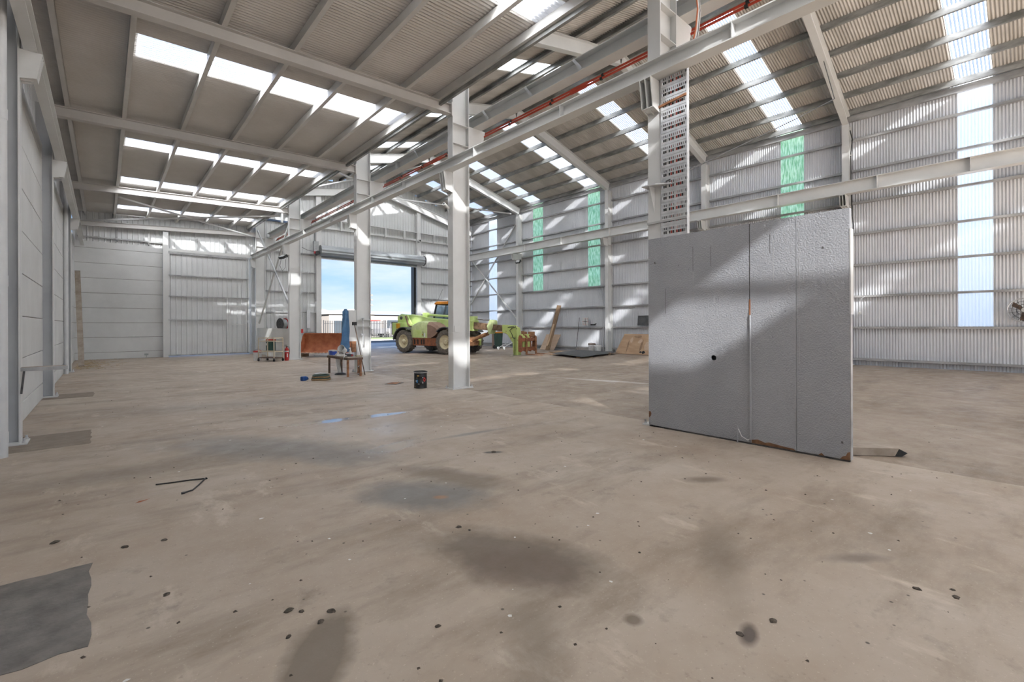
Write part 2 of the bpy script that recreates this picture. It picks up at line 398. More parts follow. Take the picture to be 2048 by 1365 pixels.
# ---- right wall: corrugated sheets, girts
def face_frame(axis_len, axis_wid, normal, org):
    """matrix placing a sheet (X len, Y width, Z relief) in the world"""
    M = Matrix.Identity(4)
    for i, a in enumerate((axis_len, axis_wid, normal)):
        for k in range(3): M[k][i] = a[k]
    for k in range(3): M[k][3] = org[k]
    return M
SHEETS = {}
def sheet(kind, mat, length, parent, org, ax_len, ax_wid, width, name):
    key = (kind, mat, round(length, 3), round(width, 3))
    if key not in SHEETS:
        b = corrugated(width, length) if kind == 'cor' else ribbed(width, length)
        me = b.mesh(name, kind == 'cor'); me.materials.append(MATS[mat]); SHEETS[key] = me
    o = link(name, SHEETS[key], parent)
    al, aw = Vector(ax_len).normalized(), Vector(ax_wid).normalized()
    o.matrix_world = face_frame(al, aw, al.cross(aw), org)
    return o
def runs(a, b, strips, w=0.762):
    """split a..b in sheet cells; strips = [(y0, y1, tag)]"""
    out = []; y = a
    for s0, s1, tg in sorted(strips) + [(b, b, None)]:
        n = max(1, int(round((s0 - y) / w)))
        if s0 - y > 0.05:
            for i in range(n): out.append((y + (s0-y)*i/n, round((s0-y)/n, 3), None))
        if tg: out.append((s0, round(s1-s0, 3), tg))
        y = s1
    return out
wall_r = struct('wall_right')
RW = [(0.77, 1.53, 'w'), (5.76, 6.56, 'g'), (15.41, 16.23, 'g'), (19.72, 20.58, 'g'), (24.10, 24.95, 'v')]
ZE = main_sheet(X_R) - 0.05
for y, w, tg in runs(Y_NEAR, Y_END, RW):
    if tg is None:
        sheet('cor', 'wall_sheet', ZE, wall_r, (X_R + .01, y, 0), (0, 0, 1), (0, 1, 0), w, 'wall_sheet')
    else:
        zb = {'w': 1.36, 'g': 3.54, 'v': 0.95}[tg]
        sheet('cor', 'wall_sheet', zb, wall_r, (X_R + .01, y, 0), (0, 0, 1), (0, 1, 0), w, 'wall_sheet')
        sheet('cor', 'skylight_green' if tg == 'g' else 'skylight_wall', ZE - zb, wall_r, (X_R + .01, y, zb), (0, 0, 1), (0, 1, 0), w, 'translucent_sheet')
GZ = [0.17, 1.28, 2.38, 3.48, 4.58, 5.68, 6.82, 7.92]
ybreaks = [Y_NEAR] + [y for y in YR] + [Y_END]
for z in GZ:
    for i in range(len(ybreaks) - 1):
        a = ybreaks[i] + (0.10 if i else 0); b = ybreaks[i+1] - (0.10 if i < len(ybreaks) - 2 else 0)
        MB().extrude(C_prof(0.07, 0.13), (X_R - 0.005, a, z), (X_R - 0.005, b, z), up=(-1, 0, 0)).build('girt', 'girt_steel', wall_r)
MB().extrude(C_prof(0.20, 0.10), (X_R - 0.0, Y_NEAR, ZE - 0.28), (X_R - 0.0, Y_END, ZE - 0.28), up=(-1, 0, 0)).build('eave_girt', 'girt_steel', wall_r)

# ---- roofs
SKY_LEAN = [(-5.65, -4.1), (-0.4, 0.36), (4.95, 5.62), (10.12, 10.96), (15.90, 16.60), (20.12, 20.92), (24.88, 25.60)]
SKY_MAIN = [(-9.0, -8.2), (-4.2, -3.4), (0.77, 1.57), (5.76, 6.60), (10.9, 11.7), (15.41, 16.25), (19.72, 20.60), (24.10, 24.95)]
ceil_l = struct('ceiling')
sl = Vector((1, 0, 0.031)).normalized()
X0L, X1L = -1.25, 5.62
for y, w, tg in runs(Y_NEAR, Y_END + 0.2, [(a, b, 's') for a, b in SKY_LEAN]):
    L = (X1L - X0L) / sl.x
    if tg is None:
        sheet('cor', 'roof_sheet', L, ceil_l, (X0L, y, lean_sheet(X0L)), sl, (0, 1, 0), w, 'roof_sheet')
    else:
        xs = 0.45; La = (xs - X0L) / sl.x
        sheet('cor', 'roof_sheet', La, ceil_l, (X0L, y, lean_sheet(X0L)), sl, (0, 1, 0), w, 'roof_sheet')
        sheet('cor', 'skylight', L - La, ceil_l, (xs, y, lean_sheet(xs)), sl, (0, 1, 0), w, 'skylight_sheet')
for x in (-0.66, 0.29, 1.40, 2.50, 3.60, 4.70, 5.50):
    z = lean_under(x) + 0.22
    MB().extrude(C_prof(0.075, 0.165), (x + 0.037, Y_NEAR, z), (x + 0.037, Y_END, z)).build('purlin', 'purlin_paint', ceil_l)
MB().box(5.60, 5.66, Y_NEAR, Y_END, 6.36, 6.62).build('valley_gutter', 'galvanised', ceil_l)
for yc in [-6.9, -1.65] + YC[:4]:
    MB().extrude(I_prof(0.165, 0.22, 0.012, 0.008), (-0.85, yc, lean_under(-0.85)), (XC0, yc, lean_under(XC0))).build('rafter', 'rafter_paint', ceil_l)
    MB().box(XC0 - 0.02, XC0, yc - 0.10, yc + 0.10, lean_under(5.9) - 0.05, lean_under(5.9) + 0.26).build('end_plate', 'rafter_paint', ceil_l)
MB().extrude(I_prof(0.15, 0.20, 0.012, 0.008), (-0.9, 26.72, 5.74), (XC0, 26.72, 6.08)).build('rafter', 'rafter_paint', ceil_l)
ceil_m = struct('ceiling')
sr = Vector((1, 0, -0.255)).normalized(); sll = Vector((1, 0, 0.255)).normalized()
APEX = 13.0
for y, w, tg in runs(Y_NEAR, Y_END + 0.2, [(a, b, 's') for a, b in SKY_MAIN]):
    L = (X_R + 0.25 - APEX) / sr.x; L2 = (APEX - 5.3) / sll.x
    mt = 'skylight' if tg else 'roof_sheet_weathered'; nm = 'skylight_sheet' if tg else 'roof_sheet'
    sheet('cor', mt, L, ceil_m, (APEX, y, main_sheet(APEX)), sr, (0, 1, 0), w, nm)
    sheet('cor', mt, L2, ceil_m, (5.3, y, main_sheet(5.3)), sll, (0, 1, 0), w, nm)
MB().extrude([(-.28, -.03), (0, .05), (.28, -.03), (.28, -.025), (0, .055), (-.28, -.025)], (APEX, Y_NEAR, main_sheet(APEX)), (APEX, Y_END, main_sheet(APEX))).build('ridge_cap', 'roof_sheet_weathered', ceil_m)
for i, x in enumerate((13.35, 14.45, 15.55, 16.65, 17.72, 18.78, 19.75)):
    for xx, sg in ((x, 1), (26.0 - x, -1)):
        z = main_under(xx) + 0.42
        MB().extrude(C_prof(0.075 * sg, 0.19), (xx, Y_NEAR, z), (xx, Y_END, z)).build('purlin', 'galvanised', ceil_m)
def frame_rafter(yl, yr, under, depth=0.42, w=0.19, apx=APEX, xl=6.2, xr=19.72):
    ya = yl + (yr - yl) * (apx - xl) / (xr - xl)
    MB().extrude(I_prof(w, depth), (xl, yl, under(xl)), (apx, ya, under(apx))).build('rafter', 'white_steel', ceil_m)
    MB().extrude(I_prof(w, depth), (apx, ya, under(apx)), (xr, yr, under(xr))).build('rafter', 'white_steel', ceil_m)
for a, b in zip(YC[:4], YR): frame_rafter(a, b, main_under)
for yy in (-1.65, -6.9): frame_rafter(yy, yy, main_under)
def end_under(x): return 9.52 - 0.252 * (x - 13) if x > 13 else 9.52 - 0.185 * (13 - x)
frame_rafter(26.70, 26.70, end_under, 0.40, 0.17)
# unseen wall added above the low roof to stop sun leaking between the roofs
w_sunstop = struct('wall_step')
for y, w, tg in runs(Y_NEAR, Y_END, []):
    sheet('cor', 'wall_sheet', main_sheet(5.42) - lean_sheet(5.42) + .0, w_sunstop, (5.40, y, lean_sheet(5.42) + 0.012), (0, 0, 1), (0, 1, 0), w, 'wall_sheet')

# ---- left wall: stacked concrete panels between the columns
wall_l = struct('wall_left')
JZ = [0.0, 0.31, 0.97, 1.61, 2.26, 2.91, 3.56, 4.21, 4.86, 5.16]
bays = [(-12.0, 3.0), (3.2, 8.26), (8.44, 13.31), (13.49, 20.16), (20.34, 27.0)]
for bi, (a, b) in enumerate(bays):
    for k in range(len(JZ) - 1):
        MB().box(X_L - 0.15, X_L - 0.0015 * (k % 2), a, b, JZ[k] + 0.006, JZ[k+1] - 0.006).build('concrete_panel', 'concrete_panel', wall_l, bevel=0.006)
    MB().box(X_L - 0.14, X_L - 0.02, a, b, 0, 5.16).build('joint_backing', 'joint_filler', wall_l)
for y, w, tg in runs(Y_NEAR, Y_END, [], 0.95):
    sheet('rib', 'wall_sheet', 1.30, wall_l, (X_L - 0.10, y, 5.13), (0, 0, 1), (0, -1, 0) if False else (0, 1, 0), w, 'wall_sheet')

# ---- end wall
wall_e = struct('wall_end')
paint('end_sheet', (0.60, 0.605, 0.60), (0.66, 0.665, 0.66), scale=0.8, rough=0.38)
for k in range(len(JZ) - 1):
    MB().box(-1.0, 2.06, Y_END - 0.0015 * (k % 2), Y_END + 0.15, JZ[k] + 0.006, JZ[k+1] - 0.006).build('concrete_panel', 'concrete_panel', wall_e, bevel=0.006)
MB().box(-1.0, 2.06, Y_END + 0.02, Y_END + 0.13, 0, 5.16).build('joint_backing', 'joint_filler', wall_e)
def end_sheet(x0, x1, z0, z1, mat='end_sheet', y=Y_END + 0.03, n=1, par=None, nm='wall_sheet', pitch=0.19):
    w = (x1 - x0) / n
    for i in range(n):
        sheet('rib', mat, round(z1 - z0, 3), par or wall_e, (x0 + w * (i + 1), y, z0), (0, 0, 1), (-1, 0, 0), round(w, 3), nm)
end_sheet(-1.0, 2.06, 5.12, 6.45, n=4)
end_sheet(2.06, 6.0, 4.98, 6.6, n=5); end_sheet(5.67, 6.05, 0.0, 4.98, n=1)
def main_top(x): return main_sheet(x) - 0.03
def end_sheet_sloped(x0, x1, z0, n):
    w = (x1 - x0) / n
    for i in range(n):
        a, b = x0 + w * i, x0 + w * (i + 1)
        end_sheet(a, b, z0, min(main_top(a), main_top(b)) + 0.1, n=1)
end_sheet_sloped(6.0, 9.25, 0.0, 4)
end_sheet_sloped(9.25, 15.42, 5.35, 8)
end_sheet_sloped(15.42, 20.05, 0.0, 6)
def end_girt(x0, x1, z, d=0.10):
    MB().extrude(C_prof(0.06, d), (x0, Y_END + 0.01, z), (x1, Y_END + 0.01, z), up=(0, -1, 0)).build('girt', 'girt_steel', wall_e)
for z in (1.12, 2.22, 3.34, 4.45, 5.50): end_girt(6.2, 9.0, z)
for z in (1.12, 2.2, 3.25, 4.3, 5.35, 6.4): end_girt(15.7, 20.0, z)
end_girt(-0.85, 2.05, 5.36)
for x in (0.45, 1.55): MB().bar((x, Y_END - 0.05, 5.2), (x, Y_END - 0.05, 5.8), 0.05, 0.05, (1, 0, 0)).build('sag_rod', 'girt_steel', wall_e)
# wind girder above the doors: two rails with short struts
def wind_girder(x0, x1, z0, z1, xs, y=Y_END - 0.10):
    MB().box(x0, x1, y - 0.16, y + 0.06, z1, z1 + 0.05).build('wind_girder', 'white_steel', wall_e)
    MB().box(x0, x1, y - 0.02, y + 0.06, z0, z0 + 0.10).build('wind_girder', 'white_steel', wall_e)
    for x in xs: MB().box(x - .04, x + .04, y - 0.16, y + 0.0, z0 - 0.05, z1).build('strut', 'white_steel', wall_e)
wind_girder(9.25, 15.40, 7.02, 7.52, (10.4, 11.7, 13.2, 14.5))
wind_girder(15.7, 20.0, 7.02, 7.52, (16.7, 17.8, 18.9))
wind_girder(6.4, 9.0, 7.05, 7.55, (7.2, 8.3))
def post(x0, x1, z1, nm='post', y0=Y_END - 0.24):
    MB().box(x0, x1, y0, Y_END, 0, z1).build(nm, 'white_steel', wall_e)
post(2.06, 2.26, 5.85)
post(8.98, 9.25, end_under(9.1)); post(15.42, 15.68, end_under(15.5))
MB().box(15.28, 15.42, Y_END - 0.02, Y_END + 0.35, 0, 5.4).build('jamb', 'black_paint', wall_e)
paint('navy', (0.035, 0.06, 0.11), rough=0.4)
wall_e.children[-1].data.materials[0] = MATS['navy']

# ---- roller door rolled up over the opening
door = struct('door_1')
paint('roller_curtain', (0.36, 0.385, 0.40), (0.44, 0.465, 0.48), scale=2, rough=0.35, metal=0.3)
prof = []
nr = 40
for i in range(nr):
    t = 2 * math.pi * i / nr; r = 0.29 + (0.012 if i % 4 < 2 else -0.012)
    prof.append((r * math.cos(t), r * math.sin(t)))
MB().extrude(prof, (9.12, Y_END - 0.42, 5.70), (15.75, Y_END - 0.42, 5.70)).build('curtain_roll', 'roller_curtain', door)
for k in range(4):
    z = 5.60 - 0.078 * k
    MB().extrude([(-.012, 0), (.016, .018), (.016, .055), (-.012, .074)], (9.22, Y_END - 0.16, z - 0.074), (15.42, Y_END - 0.16, z - 0.074)).build('curtain_slat', 'roller_curtain', door)
MB().box(9.22, 15.42, Y_END - 0.19, Y_END - 0.13, 5.255, 5.30).build('bottom_rail', 'zinc', door)
MB().lathe([(0.31, 0), (0.33, .01), (0.33, .05), (0.05, .05)], (15.76, Y_END - 0.42, 5.70), (1, 0, 0), 28).build('end_disc', 'dark_steel', door, True)
for x in (9.19, 15.40): MB().box(x, x + 0.07, Y_END - 0.22, Y_END - 0.08, 0, 5.45).build('guide_rail', 'zinc', door)

# ---- sliding door of the low bay with its wicket
sdoor = struct('door_2')
end_sheet(2.26, 5.62, 0.06, 4.88, y=Y_END - 0.10, n=4, par=sdoor, nm='door_sheet')
for z, h in ((4.86, 0.10), (3.83, 0.05), (2.84, 0.05), (1.72, 0.05), (0.05, 0.06)):
    x1 = 5.62 if z > 2 else (4.62 if z > 1 else 5.62)
    MB().box(2.26, x1, Y_END - 0.19, Y_END - 0.13, z, z + h).build('rail', 'girt_steel', sdoor)
for x in (2.26, 4.62, 5.56): MB().box(x, x + 0.06, Y_END - 0.19, Y_END - 0.13, 0.06, 4.86 if x != 4.62 else 2.84).build('stile', 'white_steel', sdoor)
MB().box(2.2, 5.7, Y_END - 0.20, Y_END - 0.06, 4.98, 5.10).build('track', 'white_steel', sdoor)
wick = MB().box(4.70, 5.50, Y_END - 0.20, Y_END - 0.17, 2.42, 2.48).build('wicket_frame', 'white_steel', sdoor)
MB().box(4.70, 4.75, Y_END - 0.20, Y_END - 0.17, 0.08, 2.42).build('frame_bar', 'white_steel', wick)
MB().box(5.45, 5.50, Y_END - 0.20, Y_END - 0.17, 0.08, 2.42).build('frame_bar', 'white_steel', wick)
MB().box(4.70, 5.50, Y_END - 0.20, Y_END - 0.17, 1.50, 1.55).build('frame_bar', 'white_steel', wick)
MB().box(5.52, 5.62, Y_END - 0.24, Y_END - 0.19, 1.62, 1.74).build('latch', 'zinc', sdoor)
for x in (3.4, 4.6): MB().box(x - .02, x + .02, Y_END - 0.16, Y_END - .06, 5.06, 5.70).build('hanger', 'girt_steel', sdoor)

# ---- near wall behind the photographer, with two openings added to let in fill light
wall_n = struct('wall_near')
def near_sheet(x0, x1, z0, z1, n):
    w = (x1 - x0) / n
    for i in range(n): sheet('cor', 'wall_sheet', round(z1 - z0, 3), wall_n, (x0 + w * i, Y_NEAR, z0), (0, 0, 1), (1, 0, 0), round(w, 3), 'wall_sheet')
near_sheet(-1.2, -0.2, 0, 6.4, 2); near_sheet(-0.2, 5.4, 5.3, 6.4, 7); near_sheet(5.4, 6.9, 0, 9.25, 2)
for i in range(16):
    a = 6.9 + 12.3 / 16 * i; b = a + 12.3 / 16
    near_sheet(a, b, 6.6, max(main_sheet(a), main_sheet(b)) + .05, 1)
near_sheet(19.2, 20.0, 0, 9.15, 1)
# =================================================================== STEEL FRAME
def column(label, x0, x1, yc, w, ztop, corbels=(), stiff=(), base=True, extra=None):
    """I-section column: web along X, flanges face +-X"""
    t = thing('steel_column', label, 'column', ((x0 + x1) / 2, yc, 0))
    h = (x1 - x0) / 2; tf = 0.018
    for sg in (-1, 1):
        MB().box(sg * h - (tf if sg > 0 else 0), sg * h + (tf if sg < 0 else 0), -w/2, w/2, 0.02, ztop).build('flange', 'white_steel', t)
    MB().box(-h + tf, h - tf, -0.006, 0.006, 0.02, ztop).build('web', 'white_steel', t)
    if base:
        bp = MB().box(-h - 0.06, h + 0.06, -w/2 - 0.07, w/2 + 0.07, 0, 0.022).build('base_plate', 'white_steel', t)
        for bx in (-h - 0.03, h + 0.03):
            for by in (-w/2 - 0.035, w/2 + 0.035):
                MB().cyl((bx, by, 0.022), (bx, by, 0.075), 0.012, 8).cyl((bx, by, 0.022), (bx, by, 0.042), 0.021, 6).build('anchor_bolt', 'zinc', bp)
    for z in stiff:
        for sy in (-1, 1):
            MB().box(-h + tf, h - tf, min(sy * 0.006, sy * w/2), max(sy * 0.006, sy * w/2), z, z + 0.012).build('stiffener', 'white_steel', t)
    for (sg, z0, z1, reach, wd) in corbels:
        xa = sg * h
        pts = [(xa, z0 + (z1 - z0) * 0.0), (xa + sg * reach * 0.75, z0 + (z1 - z0) * 0.10), (xa + sg * reach, z1 - 0.02), (xa, z1 - 0.02)]
        c = MB().prism(pts, 'y', -0.008, 0.008).build('corbel', 'white_steel', t)
        MB().box(min(xa, xa + sg * reach), max(xa, xa + sg * reach), -wd/2, wd/2, z1 - 0.02, z1).build('top_plate', 'white_steel', c)
        for sy in (-1, 1):
            MB().prism(pts, 'y', sy * wd/2 - 0.006, sy * wd/2 + 0.006).build('side_plate', 'white_steel', c)
        MB().box(min(xa, xa + sg * reach * 0.75), max(xa, xa + sg * reach * 0.75), -wd/2, wd/2, z0 + (z1-z0)*0.08, z0 + (z1-z0)*0.10).build('bottom_plate', 'white_steel', c)
    return t
CL = ['white steel column rising behind the grey partition with a cable tray on it',
      'white steel column standing beside the black drum, in front of the telehandler',
      'white steel column beside the cluttered low workbench and blue tarpaulin',
      'white steel column beside the fire extinguisher and the rusty loader bucket',
      'white steel column in the far corner between the sliding door and the low screen']
cols = []
for lab, y in zip(CL, YC):
    cols.append(column(lab, XC0, XC1, y, 0.20, main_under(6.2) + 0.02,
                corbels=[(-1, 4.45, 4.90, 0.24, 0.17), (1, 5.50, 6.07, 0.48, 0.16)], stiff=(5.58, 6.03)))
c1, c2, c3, c4, c5 = cols
RL = ['rightmost white wall column, above the far end of the grey partition', 'white wall column seen between cable tray and green sheet above the partition',
      'white wall column beside the stained plywood sheet', 'white wall column with a black floodlight behind the telehandler boom']
rcols = [column(lab, 19.55, 19.95, y, 0.20, main_under(19.7) + 0.05, corbels=[(-1, 5.52, 5.93, 0.42, 0.17)], stiff=(5.6,)) for lab, y in zip(RL, YR)]
LL = ['grey wall column at the left edge with a small shelf bracket', 'middle grey wall column along the left concrete panels', 'farthest grey wall column along the left concrete panels']
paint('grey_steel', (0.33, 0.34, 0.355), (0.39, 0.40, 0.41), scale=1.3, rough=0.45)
lcols = [column(lab, -1.13, -0.77, y, 0.18, lean_under(-0.9), corbels=[(1, 4.52, 4.88, 0.20, 0.18)]) for lab, y in zip(LL, YL)]
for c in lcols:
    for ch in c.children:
        if ch.name.startswith('web'): ch.data.materials[0] = MATS['grey_steel']  # web colour darkened to stand in for shade beside the left wall

def runway(label, x, z, w, d, ya, yb, joints=(), tf=0.016, rail=True, stiffs=()):
    t = thing('crane_runway_beam', label, 'beam', (x, (ya + yb) / 2, z))
    o = -(ya + yb) / 2
    MB().extrude(I_prof(w, d, tf, 0.012), (0, ya + o, 0), (0, yb + o, 0)).build('beam', 'white_steel', t)
    if rail: MB().extrude([(-.022, 0), (.022, 0), (.022, .035), (-.022, .035)], (0, ya + o, d), (0, yb + o, d)).build('rail', 'girt_steel', t)
    for y in stiffs:
        for sg in (-1, 1):
            MB().box(min(sg * .006, sg * w/2), max(sg * .006, sg * w/2), y + o - .006, y + o + .006, tf, d - tf).build('stiffener', 'white_steel', t)
    return t
runway('narrow white runway beam on the brackets left of the centre columns', 5.78, 4.90, 0.20, 0.22, -11.5, 26.95,
       stiffs=(2.4, 5.2, 7.6, 10.6, 12.4, 15.6, 18.4, 23.5, 25.6))
big = runway('deep white runway beam right of the centre columns above the red conductor rails', 6.61, 6.07, 0.26, 0.27, -11.5, 26.9, stiffs=(1.4, 12.5, 17.6, 23.6))
for y in (1.9, 5.4, 6.7, 8.1, 11.2):        # loose angle braces over the flange
    MB().bar((-0.125, y - 7.7, 0.02), (-0.125, y - 7.5, 0.27), 0.05, 0.012, (1, 0, 0)).build('angle_brace', 'zinc', big)
runway('white runway beam along the right wall below the green sheets', 19.30, 5.94, 0.30, 0.44, -11.5, 26.9,
       stiffs=(-2.0, 1.2, 3.4, 6.4, 12.0, 14.2, 17.5, 20.5))
runway('slim runway beam along the left wall above the concrete panels', -0.675, 4.88, 0.12, 0.30, -11.5, 26.6)

# red conductor rails under the deep beam
for k, (z, lab) in enumerate(((6.035, 'upper of the two orange-red conductor rails under the deep beam'), (5.95, 'lower of the two orange-red conductor rails under the deep beam'))):
    t = thing('conductor_rail', lab, 'conductor rail', (6.86 - 0.045 * k, 10.0, z))
    MB().extrude([(-.013, -.014), (.013, -.014), (.013, .014), (-.013, .014)], (0, -21.4, 0), (0, 16.5, 0)).build('rail', 'orange_red', t)
    for i in range(30):
        y = -21.3 + 1.27 * i
        MB().box(-.02, .02, y - .025, y + .025, -.022, .022).build('hanger', 'black_paint', t)
        if i % 4 == 1: MB().box(-.018, .018, y + .35, y + .75, -.02, .02).build('splice_cover', 'orange_red', t)

# cross bracing
def brace(parent, p, q, w=0.09, d=0.012, mat='white_steel', name='cross_brace'):
    MB().bar(p, q, w, w * 0.7).build(name, mat, parent)
brace(wall_r, (19.80, 26.9, 6.25), (19.80, 21.75, 1.75)); brace(wall_r, (19.86, 26.9, 2.9), (19.86, 21.75, 8.2))
xb = thing('cross_brace', 'pair of crossed steel flats between the two far centre columns', 'brace', (6.0, 24, 0))
MB().bar((-0.02, 2.62, 6.4), (-0.02, -2.72, 2.40), 0.10, 0.05, (1, 0, 0)).build('brace_flat', 'zinc', xb)
MB().bar((0.04, 2.62, 1.60), (0.04, -2.72, 6.0), 0.10, 0.05, (1, 0, 0)).build('brace_flat', 'white_steel', xb)
def lz(x, y, dz=-0.02): return lean_under(x) + dz
brace(ceil_l, (-0.6, 26.6, 5.95), (5.6, 21.2, 6.12), 0.08); brace(ceil_l, (0.4, 21.2, 5.98), (5.7, 26.6, 6.06), 0.08)
brace(ceil_m, (7.0, 21.2, 8.75), (12.6, 26.5, 9.75), 0.09); brace(ceil_m, (12.6, 21.3, 9.85), (7.2, 26.5, 8.55), 0.09)
brace(ceil_m, (13.4, 21.3, 9.85), (19.2, 26.5, 8.15), 0.09); brace(ceil_m, (19.2, 21.7, 8.45), (13.4, 26.5, 9.4), 0.09)

# low sheet screen between the two far centre columns
t = thing('sheet_screen', 'low pale sheet-metal screen between the two far centre columns', 'screen', (5.97, 23.9, 0))
paint('screen_sheet', (0.60, 0.60, 0.565), (0.66, 0.66, 0.63), scale=1.5, rough=0.4)
for y0, y1 in ((-2.78, 0.05), (0.06, 2.78)):
    MB().box(-0.012, 0.0, y0, y1, 0.02, 1.33).build('sheet', 'screen_sheet', t)
MB().box(0.0, 0.04, -2.78, 2.78, 0.0, 0.04).build('bottom_angle', 'girt_steel', t)
MB().box(0.0, 0.04, -2.78, 2.78, 1.27, 1.31).build('top_angle', 'girt_steel', t)

# =================================================================== GREY PARTITION
paint('partition_paint', (0.315, 0.323, 0.342), (0.36, 0.368, 0.387), scale=1.2, rough=0.65, bump=0.9, bscale=60, detail=6)
paint('partition_core', (0.17, 0.085, 0.045), (0.24, 0.13, 0.07), scale=25, rough=0.9, bump=0.5, bscale=120)
pt = thing('partition_wall', 'grey painted free-standing partition of three tall panels with a small round hole', 'partition', (5.83, 2.45, 0))
TH = 0.075
def panel(y0, y1, hole=None, z0=0.022, z1=2.665):
    b = MB()
    if hole is None: b.box(0, TH, y0, y1, z0, z1)
    else:
        hy, hz, r = hole; n = 32
        # frame with a round hole: ring of quads from circle to rectangle outline
        circ = []; rect = []
        for i in range(n):
            a = 2 * math.pi * i / n; c, s_ = math.cos(a), math.sin(a)
            circ.append((hy + r * c, hz + r * s_))
            tx = ((y1 if c > 0 else y0) - hy) / c if abs(c) > 1e-6 else 1e9
            tz = ((z1 if s_ > 0 else z0) - hz) / s_ if abs(s_) > 1e-6 else 1e9
            k = min(tx, tz); rect.append((hy + k * c, hz + k * s_))
        corners = [(y1, z1), (y0, z1), (y0, z0), (y1, z0)]
        loop = []
        for i in range(n):
            loop.append(('r', i))
        vs = []; fs = []
        for x in (0, TH):
            vs += [(x, y, z) for y, z in circ] + [(x, y, z) for y, z in rect] + [(x, y, z) for y, z in corners]
        S = 2 * n + 4
        def ang(y, z): return math.atan2(z - hz, y - hy) % (2 * math.pi)
        cang = [ang(*c) for c in corners]
        for side in (0, 1):
            o = side * S
            for i in range(n):
                j = (i + 1) % n; a0 = 2 * math.pi * i / n; a1 = a0 + 2 * math.pi / n
                mid = [o + 2 * n + k for k, ca in enumerate(cang) if a0 + 1e-6 < ca < a1 - 1e-6]
                fs.append((o + i, o + n + i, *mid, o + n + j, o + j))
        for i in range(n):
            j = (i + 1) % n
            fs.append((i, j, S + j, S + i))
            a0 = 2 * math.pi * i / n; a1 = a0 + 2 * math.pi / n
            mid = [k for k, ca in enumerate(cang) if a0 + 1e-6 < ca < a1 - 1e-6]
            chain = [n + i] + [2 * n + k for k in mid] + [n + j]
            for a, c in zip(chain[:-1], chain[1:]): fs.append((a, c, S + c, S + a))
        b.add(vs, fs)
    return b
# local y: world y - 2.45 ; panels from column end (y=1.18) towards the camera (y=-1.19)
panel(-0.188, 1.185, (0.25, 1.02, 0.036)).build('panel', 'partition_paint', pt)
MB().lathe([(.0355, .02), (.0355, .075)], (0, .25, 1.02), (1, 0, 0), 20, cap=False).lathe([(.001, .062), (.033, .062), (.033, .07), (.001, .07)], (0, .254, 1.024), (1, 0, 0), 20).build('hole_sleeve', 'black_paint', pt)
panel(-0.688, -0.196).build('panel', 'partition_paint', pt)
panel(-1.188, -0.692).build('panel', 'partition_paint', pt)
MB().box(-0.002, TH + .002, -0.197, -0.187, 0.02, 2.66).build('joint_strip', 'dark_steel', pt)
MB().box(0.01, TH - 0.01, -1.18, 1.18, 0.0, 0.022).build('sole_plate', 'dark_steel', pt)
MB().box(-0.004, TH + 0.02, -1.20, -1.188, 1.55, 2.45).build('end_channel', 'white_steel', pt)
MB().box(0.0, TH, -1.196, -1.188, 0.02, 1.55).build('end_channel', 'girt_steel', pt)
cd = MB().tube([(-0.012, -0.20, 1.56), (-0.012, -0.20, 0.06)], 0.011, 10).build('conduit', 'partition_paint', pt, True)
MB().tube([(-0.012, -0.20, 0.07), (-0.016, -0.17, 0.05), (-0.018, -0.10, 0.085), (-0.015, -0.06, 0.17)], 0.005, 6).build('cable_tail', 'white_plastic', cd, True)
MB().tube([(-0.014, -0.05, 0.0), (-0.014, -0.05, 0.20)], 0.008, 8).build('conduit', 'partition_paint', pt, True)
MB().box(-0.006, 0.0, -0.202, -0.186, 1.56, 1.75).build('wall_cover', 'rust', cd)
def chip(poly): MB().prism(poly, 'x', -0.0025, 0.001).build('bare_patch', 'partition_core', pt)
chip([(1.185, .21), (1.16, .215), (1.145, .19), (1.15, .155), (1.165, .14), (1.172, .12), (1.185, .14)])
chip([(-.21, .06), (-.28, .075), (-.36, .05), (-.40, .062), (-.47, .055), (-.56, .045), (-.66, .04), (-.68, .022), (-.21, .022)])
chip([(-.90, .022), (-.93, .05), (-.96, .022)])
chip([(-1.10, .022), (-1.12, .05), (-1.15, .062), (-1.165, .10), (-1.188, .11), (-1.188, .022)])
for (y, z, s_) in ((1.08, 2.32, .012), (-0.95, 2.28, .010), (-1.12, .20, .012), (0.58, 2.18, .004), (-.45, 1.30, .006), (-.58, 1.6, .006), (.72, 2.25, .006)):
    MB().prism([(y - s_, z - s_), (y + s_ * .6, z - s_ * 1.1), (y + s_, z + s_ * .4), (y, z + s_ * 1.2)], 'x', -0.006, 0.0).build('paint_chip', 'dark_steel', pt)
for (y, z0, z1) in ((.52, 2.15, 2.48), (.52, 1.75, 2.15), (-.42, 2.28, 2.50), (-.455, 1.92, 2.42), (-.72, 1.0, 2.5), (.92, 1.6, 1.95), (.28, 2.2, 2.45)):
    MB().box(-0.0016, 0, y - .0022, y + .0022, z0, z1).build('drip_mark', 'girt_steel' if z1 - z0 > .35 else 'dark_steel', pt)

